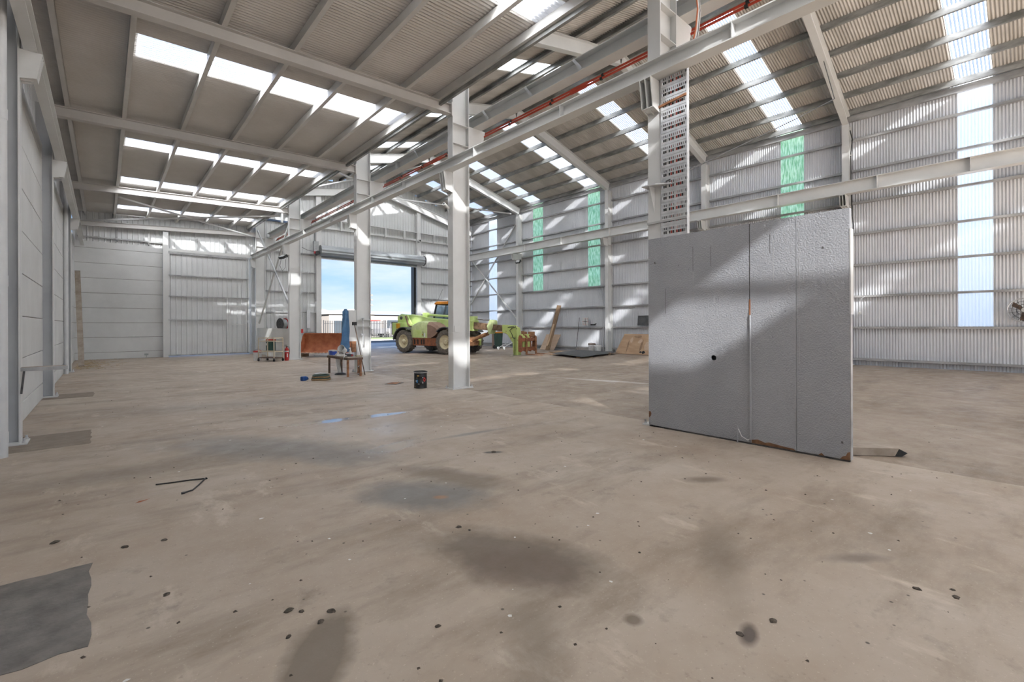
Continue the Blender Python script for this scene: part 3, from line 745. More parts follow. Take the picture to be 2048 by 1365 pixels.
# =================================================================== CABLE TRAY ON THE FIRST COLUMN
tr = thing('cable_tray', 'perforated zinc cable tray with red and white cables on the column behind the partition', 'cable tray', (5.885, 3.27, 0), R(-90))
W2 = 0.19; Z0, Z1 = 2.68, 4.93; PER = 0.161
for sg in (-1, 1):
    MB().box(sg * W2 - .004, sg * W2 + .004, -0.006, 0.06, Z0, Z1).build('side_rail', 'zinc', tr)
k = 0; z = Z1
while z - PER > Z0 - 0.15:
    b = MB()
    b.box(-W2, W2, -.003, 0.0, z - .032, z)               # plain band
    b.box(-W2, W2, -.003, 0.0, z - .084, z - .066)          # band under the slots
    n = 13
    for i in range(n + 1):
        x = -W2 + 2 * W2 * i / n; b.box(x - .008, x + .008, -.003, 0, z - .066, z - .032)
    b.box(-W2, -W2 + .022, -.003, 0, z - .124, z - .084); b.box(W2 - .022, W2, -.003, 0, z - .124, z - .084)
    b.box(-W2, W2, -.008, 0.0, z - PER, z - .124)           # rung band
    b.build('tray_rung', 'zinc', tr); z -= PER; k += 1
paint('cable_white', (0.66, 0.66, 0.64), rough=0.4); paint('cable_red', (0.48, 0.05, 0.03), rough=0.4)
paint('cable_orange', (0.55, 0.13, 0.03), rough=0.4); paint('cable_black', (0.02, 0.02, 0.02), rough=0.45)
cc = ['cable_black', 'cable_black', 'cable_white', 'cable_black', 'cable_red', 'cable_black', 'cable_white', 'cable_red', 'cable_black', 'cable_red', 'cable_black', 'cable_white', 'cable_black']
for i, c in enumerate(cc):
    x = -0.165 + 0.33 * i / (len(cc) - 1)
    MB().tube([(x, 0.03, Z0), (x, 0.03, Z1 - .05), (x * .95 - .01, 0.045, Z1 + .05), (x * .7 - .05, 0.09, Z1 + .12 + .01 * i), (x * .4 - .1, 0.2, Z1 + .17 + .015 * i)], 0.011, 6).build('cable', c, tr, True)
for i, c in enumerate(['cable_orange', 'cable_white', 'cable_white', 'cable_black', 'cable_white']):
    y = 0.30 + i * 0.02
    MB().tube([(.04, y * .4, Z1 + .08), (.10, y, Z1 + .35), (.13, y + .08, 5.62), (.12, y + .16, 5.95), (.10, y + .14, 6.25), (.02, y + .02, 6.5), (-.1, y - .1, 6.62)], 0.011, 6).build('cable', c, tr, True)
# bracket plates and flying wire of that column
bp = MB().prism([(-0.40, 0.10), (-0.38, -0.10), (-0.26, -0.28), (-0.23, -0.28), (-0.23, 0.10)], 'z', 3.40, 3.416).build('gusset_plate', 'zinc', c1)
MB().prism([(-0.23, 3.05), (-0.23, 3.40), (-0.36, 3.40)], 'y', -0.006, 0.006).build('gusset_rib', 'white_steel', c1)
MB().bar((-0.25, 0.10, 4.50), (-0.25, -0.50, 4.56), 0.03, 0.03).build('tie_bar', 'rust', c1)
MB().bar((-0.25, 0.10, 2.90), (-0.25, -0.50, 2.90), 0.03, 0.03).build('tie_bar', 'girt_steel', c1)
MB().prism([(-0.10, 3.92), (-0.03, 3.95), (-0.03, 3.86), (-0.06, 3.80), (-.09, 3.80)], 'x', -0.2325, -0.231).build('peeled_paint', 'concrete_panel', c1)
wr = MB().tube([(5.79, 3.33, 3.42), (10.5, 3.20, 5.6), (13.0, 3.10, 6.8), (15.3, 3.9, 8.9)], 0.010, 6).build('stay_wire', 'dark_steel')
wr.location = (0, 0, 0); tag(wr, 'thin dark stay wire running from the cable tray column up to the roof', 'wire')
# =================================================================== OUTSIDE
paint('apron', (0.36, 0.355, 0.345), (0.46, 0.45, 0.435), scale=0.5, rough=0.9)
paint('asphalt', (0.045, 0.047, 0.05), (0.075, 0.077, 0.08), scale=2, rough=0.9)
paint('grass', (0.022, 0.042, 0.006), (0.05, 0.066, 0.014), scale=1.5, rough=1.0, detail=8)
paint('yard_ground', (0.05, 0.045, 0.036), (0.07, 0.062, 0.05), scale=0.2, rough=1.0)
gnd = struct('ground')
def slab(n, mat, x0, x1, y0, y1, z1, z0=-0.4): MB().box(x0, x1, y0, y1, z0, z1).build(n, mat, gnd)
slab('concrete_apron', 'apron', -60, 140, Y_END + 0.25, 37.5, -0.03)
slab('asphalt_road', 'asphalt', -60, 140, 37.5, 43.5, -0.04)
slab('kerb', 'apron', -60, 140, 43.5, 43.7, 0.06)
slab('grass_verge', 'grass', -60, 140, 43.7, 53, 0.03)
slab('yard', 'yard_ground', -200, 400, 53, 500, 0.0)
slab('side_yard', 'apron', 20.25, 140, Y_NEAR - 60, Y_END + 0.25, -0.03)
slab('side_yard', 'apron', -60, -1.3, Y_NEAR - 60, Y_END + 0.25, -0.03)
slab('rear_yard', 'apron', -1.3, 20.25, Y_NEAR - 60, Y_NEAR - 0.2, -0.03)

def palisade(label, xa, xb, y, h, step=0.19):
    t = thing('palisade_fence', label, 'fence', ((xa + xb) / 2, y, 0)); L = xb - xa; n = int(L / step)
    pm = None
    for i in range(n):
        x = -L/2 + L * i / n
        if pm is None:
            o = MB().prism([(-.036, 0.05), (.036, 0.05), (.036, h - .05), (0, h), (-.036, h - .05)], 'y', -.014, .014).build('paling', 'black_paint', t); pm = o.data
        else: o = link('paling', pm, t)
        o.location.x = x
    for z in (0.25, h - 0.35): MB().box(-L/2, L/2, -.02, .02, z, z + .04).build('rail', 'black_paint', t)
    m_ = max(2, int(L / 2.6))
    for i in range(m_ + 1):
        x = -L/2 + L * i / m_; MB().box(x - .04, x + .04, -.04, .04, 0, h + .05).build('post', 'black_paint', t)
    return t
palisade('black palisade fence left of the workbench column, outside the door', 17.5, 24.4, 50.0, 2.0)
palisade('black palisade fence right of the workbench column, outside the door', 24.6, 33.0, 50.0, 2.0)
for x, lab in ((29.9, 'tall black gate post nearest the telehandler, outside the door'), (28.6, 'shorter black gate post left of the tall one')):
    w = 0.17 if x > 29 else 0.11; h = 2.75 if x > 29 else 2.15
    t = thing('gate_post', lab, 'post', (x, 49.7, 0)); MB().box(-w, w, -w, w, 0, h).build('shaft', 'black_paint', t, bevel=.01); MB().box(-w-.02, w+.02, -w-.02, w+.02, h, h+.04).build('cap', 'black_paint', t)
paint('shed_cream', (0.070, 0.062, 0.056), (0.078, 0.069, 0.062), scale=.3, rough=.8)
paint('shed_white', (0.115, 0.115, 0.118), rough=.6); paint('roof_blue', (0.05, 0.075, 0.14), rough=.6); paint('roof_grey', (0.17, 0.16, 0.15), rough=.7)
paint('brick_red', (0.16, 0.045, 0.03), (0.2, 0.06, 0.045), scale=1, rough=.8); paint('dark_glass', (0.015, 0.02, 0.025), rough=.1)
def building(label, x0, x1, y0, y1, zw, wall, roof, gable=0.0, windows=(), fascia=0.5):
    t = thing('industrial_building', label, 'building', ((x0 + x1)/2, y0, 0)); w = (x1 - x0)/2; d = y1 - y0
    MB().box(-w, w, 0, d, 0, zw).build('wall', wall, t)
    if gable: MB().prism([(-w - .3, zw), (w + .3, zw), (0, zw + gable)], 'y', -.3, d).build('roof', roof, t)
    else: MB().box(-w - .3, w + .3, -.3, d, zw - fascia, zw + .15).build('roof', roof, t)
    for (a, b, z0, z1) in windows:
        f = MB().box(a, b, -.08, 0.02, z0, z1).build('window', 'roof_grey', t); MB().box(a + .12, b - .12, -.1, -.07, z0 + .12, z1 - .12).build('pane', 'dark_glass', f)
    return t
building('long cream building with a dark blue roof edge behind the gate', 37.0, 62.0, 82, 95, 4.0, 'shed_cream', 'roof_blue', 0, [(-9, -6.5, .6, 2.6), (2, 4, .6, 2.6)], .55)
building('white shed with a low gable roof far left beyond the fence', 26.0, 40.5, 100, 114, 3.6, 'shed_cream', 'shed_white', 1.7)
building('grey roofed open shed behind the red machine', 28.2, 36.2, 78, 88, 3.4, 'shed_cream', 'roof_grey', 0.9, [(-3.4, -1.4, 0, 2.4), (0.2, 1.9, 0, 2.4)])
t = thing('shipping_container', 'red brick coloured container behind the gate posts', 'container', (48.0, 77, 0))
MB().box(-2.2, 2.2, 0, 2.4, 0, 2.9).build('body', 'brick_red', t)
for i in range(11): MB().box(-2.1 + .4 * i, -1.9 + .4 * i, -.04, 0, .15, 2.75).build('corrugation', 'brick_red', t)
# parked white utility and the red machine
paint('car_white', (0.085, 0.085, 0.09), rough=.3)
def wheel_simple(par, x, y, r, w):
    o = MB().lathe([(r*.55, -w/2), (r*.9, -w/2), (r, -w*.3), (r, w*.3), (r*.9, w/2), (r*.55, w/2)], (x, y, r), (0, 1, 0), 18).build('wheel', 'black_rubber', par, True)
    MB().lathe([(0.01, -w*.42), (r*.5, -w*.42), (r*.56, -w*.5), (r*.56, w*.5), (r*.5, w*.42), (.01, w*.42)], (x, y, r), (0, 1, 0), 14).build('rim', 'zinc', o, True)
t = thing('utility_car', 'white utility vehicle parked behind the fence right of the workbench column', 'car', (27.5, 53.5, 0))
MB().prism([(-2.3, .45), (2.2, .45), (2.3, .75), (2.2, 1.0), (1.1, 1.12), (-.2, 1.12), (-.2, 1.1), (-2.3, 1.05)], 'y', -.9, .9).build('body', 'car_white', t, bevel=.05)
cb = MB().prism([(-.3, 1.1), (1.15, 1.1), (.55, 1.72), (-.2, 1.74)], 'y', -.78, .78).build('cabin', 'car_white', t, bevel=.04)
MB().prism([(-.15, 1.15), (.9, 1.15), (.48, 1.64), (-.1, 1.66)], 'y', -.80, -.77).build('side_window', 'dark_glass', cb)
for x in (-1.45, 1.35):
    for y in (-.8, .8): wheel_simple(t, x, y, .37, .24)
t = thing('red_machine', 'red farm machine with a white tank seen through the fence', 'machine', (26.2, 62, 0), 0.1)
MB().box(-1.2, .5, -.7, .7, .8, 2.7).build('body', 'red_gloss', t, bevel=.08)
MB().prism([(.5, .9), (3.2, .9), (3.2, 2.0), (2.6, 2.1), (.5, 2.1)], 'y', -.8, .8).build('tank', 'car_white', t, bevel=.08)
MB().box(.5, 3.2, -.85, .85, 2.1, 2.25).build('tank_lid', 'red_gloss', t)
for x in (-.6, 2.3): wheel_simple(t, x, -.7, .5, .35); wheel_simple(t, x, .7, .5, .35)
t = thing('power_pole', 'timber power pole with cross-arms half hidden by the workbench column', 'pole', (30.4, 68, 0))
paint('pole_wood', (0.07, 0.055, 0.04), rough=.9)
MB().cyl((0, 0, 0), (0, 0, 7.2), .14, 10, .10).build('shaft', 'pole_wood', t, True)
for z in (4.55, 5.35, 6.1): MB().box(-.9, .9, -.07, .07, z, z + .14).build('crossarm', 'pole_wood', t)
t = thing('antenna_mast', 'thin antenna mast above the blue roof line outside', 'antenna', (48.6, 82.3, 4.15))
MB().cyl((0, 0, 0), (0, 0, 3.4), .06, 6).build('mast', 'dark_steel', t)
for z, l in ((1.0, .8), (1.9, .5), (2.7, .35)): MB().box(-l, l * .6, -.03, .03, z, z + .06).build('element', 'dark_steel', t)
for z_ in (0.35,): MB().box(-2.1, -.1, -.03, .03, z_, z_ + .08).build('element', 'dark_steel', t)

# =================================================================== TELEHANDLER
paint('lime', (0.50, 0.65, 0.20), (0.62, 0.74, 0.33), scale=2.2, rough=0.42, detail=6)
paint('lime_faded', (0.48, 0.56, 0.25), (0.62, 0.70, 0.36), scale=5, rough=0.6, detail=7)
paint('lime_worn', (0.50, 0.60, 0.20), (0.33, 0.17, 0.08), scale=5, rough=0.65, lo=.58, hi=.70, detail=6)
paint('boom_brown', (0.085, 0.048, 0.026), (0.23, 0.145, 0.085), scale=6, rough=0.6, detail=7)
paint('rust_orange', (0.36, 0.12, 0.05), (0.20, 0.085, 0.05), scale=6, rough=0.75, detail=7)
paint('rust_frame', (0.25, 0.10, 0.05), (0.42, 0.24, 0.12), scale=9, rough=0.8, bump=.2, detail=7)
paint('guard_brown', (0.27, 0.17, 0.12), (0.33, 0.21, 0.155), scale=5, rough=0.7)
paint('fender_grey', (0.05, 0.052, 0.055), (0.10, 0.10, 0.10), scale=5, rough=0.55)
paint('tyre', (0.10, 0.088, 0.074), (0.20, 0.178, 0.15), scale=10, rough=0.95, detail=6)
paint('rim_cream', (0.70, 0.63, 0.43), (0.52, 0.42, 0.26), scale=7, rough=0.6, lo=.45, hi=.75, detail=6)
paint('orange', (0.62, 0.24, 0.02), (0.55, 0.20, 0.02), scale=5, rough=0.45)
paint('yellow_label', (0.70, 0.34, 0.01), rough=.5); paint('chrome', (0.7, 0.7, 0.7), rough=.15, metal=1.0)
m, nt = newmat('cab_glass')
o_ = nt.nodes.new('ShaderNodeOutputMaterial'); g_ = nt.nodes.new('ShaderNodeBsdfGlossy'); t_ = nt.nodes.new('ShaderNodeBsdfTransparent'); x_ = nt.nodes.new('ShaderNodeMixShader')
g_.inputs['Roughness'].default_value = 0.03; g_.inputs[0].default_value = (.75, .85, .95, 1); t_.inputs[0].default_value = (.68, .76, .82, 1); x_.inputs[0].default_value = 0.8
lk(nt, g_.outputs[0], x_.inputs[1]); lk(nt, t_.outputs[0], x_.inputs[2]); lk(nt, x_.outputs[0], o_.inputs[0])
TH_ = thing('telehandler', 'faded lime green telehandler with rusty boom and fork carriage', 'telehandler', (13.39, 20.98, 0), math.atan2(-0.965, 0.262))
WR, WW = 0.615, 0.42
def tele_wheel(x, y):
    sg = -1 if y < 0 else 1
    pr = [(.34, -.19), (.40, -.205), (.50, -.20), (.545, -.17), (.55, -.10), (.55, .10), (.545, .17), (.50, .20), (.40, .205), (.34, .19), (.34, -.19)]
    q = WR / .575; pr = [(r * q, h) for r, h in pr]
    w = MB().lathe(pr, (x, y, WR), (0, 1, 0), 30, cap=False).build('wheel', 'tyre', TH_, True)
    b = MB()
    for k in range(17):
        for s_ in (-1, 1):
            a = 2 * math.pi * (k + (.5 if s_ > 0 else 0)) / 17; da = .19
            pts = []
            for (aa, yy, r) in ((a, s_ * .005, .545), (a + .085, s_ * .005, .545), (a + .085 + da, s_ * .205, .535), (a + da, s_ * .205, .535),
                                (a + .01, s_ * .005, WR), (a + .075, s_ * .005, WR), (a + .075 + da, s_ * .195, WR - .008), (a + .01 + da, s_ * .195, WR - .008)):
                r = r if r > .56 else r * q; pts.append((x + r * math.cos(aa), y + yy, WR + r * math.sin(aa)))
            b.add(pts, [(0,1,2,3),(4,5,6,7),(0,1,5,4),(1,2,6,5),(2,3,7,6),(3,0,4,7)])
    b.build('tread', 'tyre', w)
    MB().lathe([(.39, .03 * sg), (.37, .17 * sg), (.325, .17 * sg), (.305, .10 * sg), (.20, .06 * sg), (.17, .10 * sg), (.11, .11 * sg), (.10, .17 * sg), (.06, .19 * sg), (.001, .19 * sg)], (x, y, WR), (0, 1, 0), 26).build('rim', 'rim_cream', w, True)
    b = MB()
    for k in range(8):
        a = 2 * math.pi * k / 8; c = (x + .145 * math.cos(a), WR + .145 * math.sin(a))
        b.cyl((c[0], y + .09 * sg, c[1]), (c[0], y + .125 * sg, c[1]), .014, 6)
    b.build('wheel_nuts', 'rust', w)
for x in (-1.45, 1.45):
    for y in (-1.02, 1.02): tele_wheel(x, y)
for x in (-1.45, 1.45):
    MB().cyl((x, -.85, WR), (x, .85, WR), .13, 12).box(x - .18, x + .18, -.25, .25, WR - .2, WR + .2).build('axle', 'dark_steel', TH_, True)
MB().prism([(-2.05, .55), (-1.9, .95), (-.9, .88), (1.9, .85), (2.0, .55), (1.0, .40), (-.9, .40)], 'y', -.62, .62).build('chassis', 'rust_frame', TH_, bevel=.02)
MB().prism([(-.88, .40), (.88, .40), (.92, .80), (-.92, .80)], 'y', -1.08, -.62).build('side_box', 'rust_orange', TH_, bevel=.015)
for x0 in (-.78, -.55, -.28, -.12): MB().box(x0, x0 + .10, -1.084, -1.078, .47, .72).build('worn_stripe', 'black_paint', TH_)
# hood
hood = MB()
sec = [(-1.02, .80, 1.35, -1.06), (-.95, .80, 1.52, -1.10), (-.55, .80, 1.64, -1.12), (-.1, .80, 1.68, -1.12), (.22, .80, 1.64, -1.10)]
vs = []; fs = []
for (x, z0, z1, yo) in sec:
    vs += [(x, yo, z0), (x, yo, z1 - .22), (x, yo + .06, z1 - .08), (x, yo + .22, z1), (x, -.42, z1 + .02), (x, -.42, z0)]
for k in range(len(sec) - 1):
    for i in range(6): fs.append((k*6+i, k*6+(i+1)%6, (k+1)*6+(i+1)%6, (k+1)*6+i))
fs += [(0,1,2,3,4,5), tuple(range(len(sec)*6-6, len(sec)*6))]
hood.add(vs, fs).build('engine_hood', 'lime_faded', TH_, True)
MB().box(-.80, -.20, -1.125, -1.118, .84, 1.22).build('hood_panel', 'lime', TH_)
MB().box(-.02, .06, -1.125, -1.115, .84, 1.05).build('label', 'white_plastic', TH_)
MB().box(-.14, -.10, -1.13, -1.11, .95, 1.0).build('reflector', 'orange', TH_)
MB().box(-.095, -.075, -1.14, -1.11, .88, 1.14).build('latch', 'black_paint', TH_)
vs = []; fs = []
sec = [(.22, 1.62, .80), (.45, 1.60, .80), (.75, 1.48, .95), (1.0, 1.30, 1.15)]
for (x, z1, z0) in sec: vs += [(x, -1.14, z0), (x, -1.14, z1 - .15), (x, -1.02, z1), (x, -.45, z1), (x, -.45, z0)]
for k in range(len(sec) - 1):
    for i in range(5): fs.append((k*5+i, k*5+(i+1)%5, (k+1)*5+(i+1)%5, (k+1)*5+i))
fs += [(0,1,2,3,4), tuple(range(15, 20))]
MB().add(vs, fs).build('engine_guard', 'guard_brown', TH_, True)
def fender(x, y0, y1, a0, a1, r0=.70):
    n = 10; vs = []; fs = []
    for i in range(n + 1):
        a = a0 + (a1 - a0) * i / n
        for rr in (r0, r0 + .05):
            for yy in (y0, y1): vs.append((x + rr * math.cos(a), yy, WR + rr * math.sin(a)))
    for i in range(n):
        o = i * 4
        fs += [(o, o+1, o+5, o+4), (o+2, o+6, o+7, o+3), (o, o+4, o+6, o+2), (o+1, o+3, o+7, o+5)]
    fs += [(0, 2, 3, 1), (n*4, n*4+1, n*4+3, n*4+2)]
    MB().add(vs, fs).build('mudguard', 'fender_grey', TH_, True)
for (y0, y1) in ((-1.26, -.72), (.72, 1.26)):
    fender(-1.45, y0, y1, R(55), R(175)); fender(1.45, y0, y1, R(40), R(135))
# rear frame and boom
MB().prism([(-2.75, 1.05), (-2.0, .70), (-1.0, .85), (-1.0, 1.35), (-1.7, 1.55), (-2.0, 2.02), (-2.45, 2.10), (-2.75, 1.95)], 'y', -.38, -.30).build('rear_plate', 'lime', TH_, bevel=.01)
MB().prism([(-2.75, 1.05), (-2.0, .70), (-1.0, .85), (-1.0, 1.35), (-1.7, 1.55), (-2.0, 2.02), (-2.45, 2.10), (-2.75, 1.95)], 'y', .38, .46).build('rear_plate', 'lime', TH_, bevel=.01)
MB().box(-2.85, -2.74, -.75, -.30, .95, 1.65).build('rear_light_box', 'fender_grey', TH_, bevel=.01)
MB().box(-2.74, -2.0, -.80, -.36, .92, 1.60).build('counterweight', 'lime', TH_, bevel=.03)
MB().box(-2.40, -2.12, -.812, -.80, 1.28, 1.56).build('label', 'yellow_label', TH_); MB().box(-2.40, -2.12, -.812, -.80, .98, 1.25).build('label', 'black_paint', TH_)
MB().cyl((-2.45, -.42, 1.86), (-2.45, .5, 1.86), .09, 14).cyl((-2.45, -.44, 1.86), (-2.45, -.41, 1.86), .05, 10).build('pivot_pin', 'dark_steel', TH_, True)
MB().tube([(-2.1, -.41, 1.95), (-1.95, -.45, 1.75), (-1.9, -.44, 1.55), (-1.75, -.42, 1.40), (-1.55, -.40, 1.38)], .045, 8).build('hydraulic_hose', 'boom_brown', TH_, True)
def bz(x): return 1.80 - 0.075 * (x + 2.6)          # boom axis height
BY = 0.05
def boom_sec(x0, x1, d, w, mat, nm):
    return MB().extrude([(-w/2, -d/2), (w/2, -d/2), (w/2, d/2), (-w/2, d/2)], (x0, BY, bz(x0)), (x1, BY, bz(x1))).build(nm, mat, TH_, bevel=.02)
MB().prism([(-2.7, bz(-2.7) - .26), (2.3, bz(2.3) - .19), (2.3, bz(2.3) + .19), (-.6, bz(-.6) + .20), (-1.2, bz(-1.2) + .27), (-2.7, bz(-2.7) + .28)], 'y', BY - .21, BY + .21).build('boom_outer', 'lime', TH_, bevel=.025)
boom_sec(2.2, 3.5, .335, .34, 'boom_brown', 'boom_inner'); boom_sec(3.4, 4.5, .285, .29, 'boom_brown', 'boom_inner')
def collar(x0, x1, d, w, m='lime'):
    return MB().extrude([(-w/2, -d/2), (w/2, -d/2), (w/2, d/2), (-w/2, d/2)], (x0, BY, bz(x0)), (x1, BY, bz(x1))).build('boom_collar', m, TH_, bevel=.015)
cl = collar(2.02, 2.42, .54, .48)
for bx in (2.1, 2.22, 2.34):
    for dz in (-.17, .17): MB().cyl((bx, BY - .25, bz(bx) + dz), (bx, BY - .236, bz(bx) + dz), .015, 6).build('bolt', 'dark_steel', cl)
MB().prism([(x_ + .36, z_) for (x_, z_) in [(3.0, bz(3.4) - .34), (3.10, bz(3.4) - .34), (3.22, bz(3.5) - .05), (3.27, bz(3.5) + .18), (3.24, bz(3.5) + .34), (3.08, bz(3.5) + .38), (2.99, bz(3.4) + .20), (2.90, bz(3.4) + .05)]], 'y', BY - .21, BY + .21).build('boom_collar', 'lime_faded', TH_, bevel=.02)
MB().cyl((3.38, BY, bz(3.4) + .34), (.6, BY, bz(.6) + .36), .03, 10).build('ram_rod', 'chrome', TH_, True)
MB().cyl((2.3, BY, bz(2.3) + .36), (-.9, BY, bz(-.9) + .36), .062, 12).build('ram_cylinder', 'lime', TH_, True)
MB().box(-1.15, -.85, BY - .12, BY + .12, bz(-1) + .20, bz(-1) + .46).build('ram_bracket', 'lime', TH_, bevel=.01)
MB().box(2.1, 2.45, BY - .14, BY + .14, bz(2.2) + .18, bz(2.2) + .46).build('ram_bracket', 'lime', TH_, bevel=.01)
# goose-neck head
MB().prism([(4.15, bz(4.2) + .17), (4.75, bz(4.7) + .18), (4.98, 1.30), (5.04, .95), (5.02, .02), (4.80, .02), (4.74, .62), (4.45, 1.0), (4.15, bz(4.2) - .19)], 'y', BY - .17, BY + .17).build('boom_head', 'lime_worn', TH_, bevel=.02)
MB().tube([(4.95, BY - .19, 1.36), (4.75, BY - .2, 1.30), (4.62, BY - .2, 1.18), (4.74, BY - .2, 1.02), (4.78, BY - .2, .85), (4.92, BY - .19, .80)], .014, 7).build('hydraulic_hose', 'black_rubber', TH_, True)
MB().tube([(4.5, BY - .18, 1.33), (4.7, BY - .2, 1.36), (4.95, BY - .2, 1.40), (5.0, BY - .19, 1.25)], .012, 7).build('hydraulic_hose', 'black_rubber', TH_, True)
# lift ram below the boom and front frame
MB().cyl((2.0, -.05, .62), (3.1, .0, 1.0), .085, 12).build('lift_cylinder', 'rust_frame', TH_, True)
MB().cyl((2.0, .22, .62), (3.1, .22, 1.0), .06, 12).build('lift_cylinder', 'rust_frame', TH_, True)
MB().cyl((3.1, .0, 1.0), (3.4, .02, 1.15), .05, 10).build('ram_rod', 'rust', TH_, True)
MB().prism([(1.85, .45), (2.25, .40), (2.3, .62), (2.1, .85), (1.85, .85)], 'y', -.55, .60).build('front_frame', 'rust_frame', TH_, bevel=.02)
MB().box(1.9, 2.35, -.62, -.50, .40, .78).build('front_lug', 'lime_worn', TH_, bevel=.01); MB().box(1.9, 2.35, .50, .62, .40, .78).build('front_lug', 'lime_worn', TH_, bevel=.01)
MB().prism([(1.3, .86), (2.05, .86), (1.75, 1.02), (1.3, 1.06)], 'y', -.5, .1).build('front_cover', 'orange', TH_, bevel=.01)
# cab on the left side
def cabpt(x, z): return (x, z)
cabprof = [(-.72, .85), (1.20, .85), (1.28, 1.25), (1.05, 2.10), (.90, 2.56), (-.45, 2.58), (-.62, 2.0)]
cabf = MB()
def frame_poly(prof, y, wdt):
    for i in range(len(prof)):
        a, b = prof[i], prof[(i + 1) % len(prof)]
        cabf.bar((a[0], y, a[1]), (b[0], y, b[1]), wdt, wdt, (0, 1, 0))
frame_poly(cabprof, .30, .075); frame_poly(cabprof, 1.08, .075)
for (x, z) in cabprof: cabf.bar((x, .30, z), (x, 1.08, z), .07, .07)
cabf.box(-.7, 1.2, .28, 1.10, .82, 1.12)
cab_o = cabf.build('cab', 'black_paint', TH_, True)
MB().prism([(p[0] * .97, p[1]) for p in [(-.64, 1.12), (1.20, 1.12), (1.25, 1.27), (1.02, 2.08), (.88, 2.50), (-.42, 2.52), (-.58, 2.0)]], 'y', .285, .292).build('window_pane', 'cab_glass', cab_o)
MB().prism([(p[0] * .97, p[1]) for p in [(-.64, 1.12), (1.20, 1.12), (1.25, 1.27), (1.02, 2.08), (.88, 2.50), (-.42, 2.52), (-.58, 2.0)]], 'y', 1.09, 1.097).build('window_pane', 'cab_glass', cab_o)
MB().add([(1.27, .32, 1.27), (1.27, 1.06, 1.27), (.92, 1.06, 2.52), (.92, .32, 2.52)], [(0, 1, 2, 3)]).build('window_pane', 'cab_glass', cab_o)
MB().add([(-.71, .32, 1.12), (-.71, 1.06, 1.12), (-.5, 1.06, 2.5), (-.5, .32, 2.5)], [(0, 1, 2, 3)]).build('window_pane', 'cab_glass', cab_o)
MB().box(-.2, .3, .5, .9, 1.0, 1.2).box(-.25, -.1, .5, .9, 1.2, 1.85).build('seat', 'fender_grey', cab_o, bevel=.04)
MB().prism([(-.58, 2.58), (1.0, 2.56), (.95, 2.68), (.6, 2.72), (-.4, 2.74), (-.56, 2.68)], 'y', .24, 1.14).build('cab_roof', 'orange', cab_o, bevel=.03)
MB().cyl((.2, .6, 2.72), (.2, .6, 2.78), .12, 14).build('roof_beacon', 'fender_grey', cab_o, True)
for (x, y, dx) in ((-.4, .3, .18), (.05, .95, -.1), (.5, .4, .0)): MB().tube([(x, y, 2.72), (x + dx, y, 3.05), (x + dx * 2.2, y, 3.40)], .007, 5).build('aerial', 'black_paint', cab_o)
MB().tube([(1.05, .28, 2.0), (1.15, .05, 2.1), (1.15, -.05, 2.0)], .015, 6).box(1.05, 1.15, -.18, .08, 1.62, 2.02).build('mirror', 'white_plastic', cab_o, bevel=.02)
# fork carriage
CY = .62
car = MB()
for y in (-.66, -.2, .2, .62): car.prism([(5.05, .20), (5.20, .16), (5.22, .92), (5.12, .98), (5.05, .85)], 'y', CY + y - .05, CY + y + .05)
for z in (.22, .66): car.box(5.08, 5.24, CY - .72, CY + .72, z, z + .17)
car.build('fork_carriage', 'rust_orange', TH_, bevel=.01)
MB().prism([(4.98, .30), (5.18, .30), (5.18, .85), (5.08, 1.02), (4.98, .95)], 'y', CY - .45, CY + .30).build('tilt_frame', 'lime_worn', TH_, bevel=.02)
MB().box(5.0, 5.2, CY + .25, CY + .60, .85, 1.12).build('tilt_lug', 'rust_frame', TH_, bevel=.01)
MB().cyl((5.06, CY - .30, 1.06), (5.06, CY - .02, 1.06), .07, 10).box(5.0, 5.14, CY - .36, CY - .28, .9, 1.16).build('pin_joint', 'rust_frame', TH_, True)
for y in (CY - .30, CY + .58):
    MB().prism([(5.24, .03), (5.24, .90), (5.29, .90), (5.30, .075), (6.15, .05), (6.15, .035), (5.30, .03)], 'y', y - .05, y + .05).build('fork', 'rust', TH_, bevel=.005)
MB().prism([(4.80, .02), (5.06, .02), (5.06, .90), (4.90, 1.0), (4.80, .9)], 'y', CY - .74, CY - .60).build('quick_hitch', 'lime_worn', TH_, bevel=.01)
# =================================================================== LOADER BUCKET
paint('bucket_rust', (0.30, 0.085, 0.035), (0.47, 0.17, 0.075), scale=3.5, rough=0.65, detail=7)
paint('bucket_edge', (0.34, 0.20, 0.13), (0.55, 0.45, 0.36), scale=9, rough=0.7, detail=6)
paint('timber_old', (0.16, 0.10, 0.055), (0.30, 0.20, 0.12), scale=5, rough=0.85, stretch=(1, 1, .2), detail=7)
paint('timber_pale', (0.42, 0.29, 0.18), (0.54, 0.39, 0.25), scale=4, rough=0.8, stretch=(1, 1, .3), detail=7)
a_, b_ = Vector((6.82, 22.80, 0)), Vector((8.42, 21.20, 0))
bk = thing('loader_bucket', 'wide rusty orange loader bucket lying open behind the workbench', 'bucket', (a_ + b_) / 2, math.atan2(b_.y - a_.y, b_.x - a_.x))
BW = (b_ - a_).length / 2
prof = [(0.0, .17), (.30, .20), (.48, .27), (.60, .42), (.64, .62), (.62, .86), (.54, 1.06)]   # (depth away from camera, z)
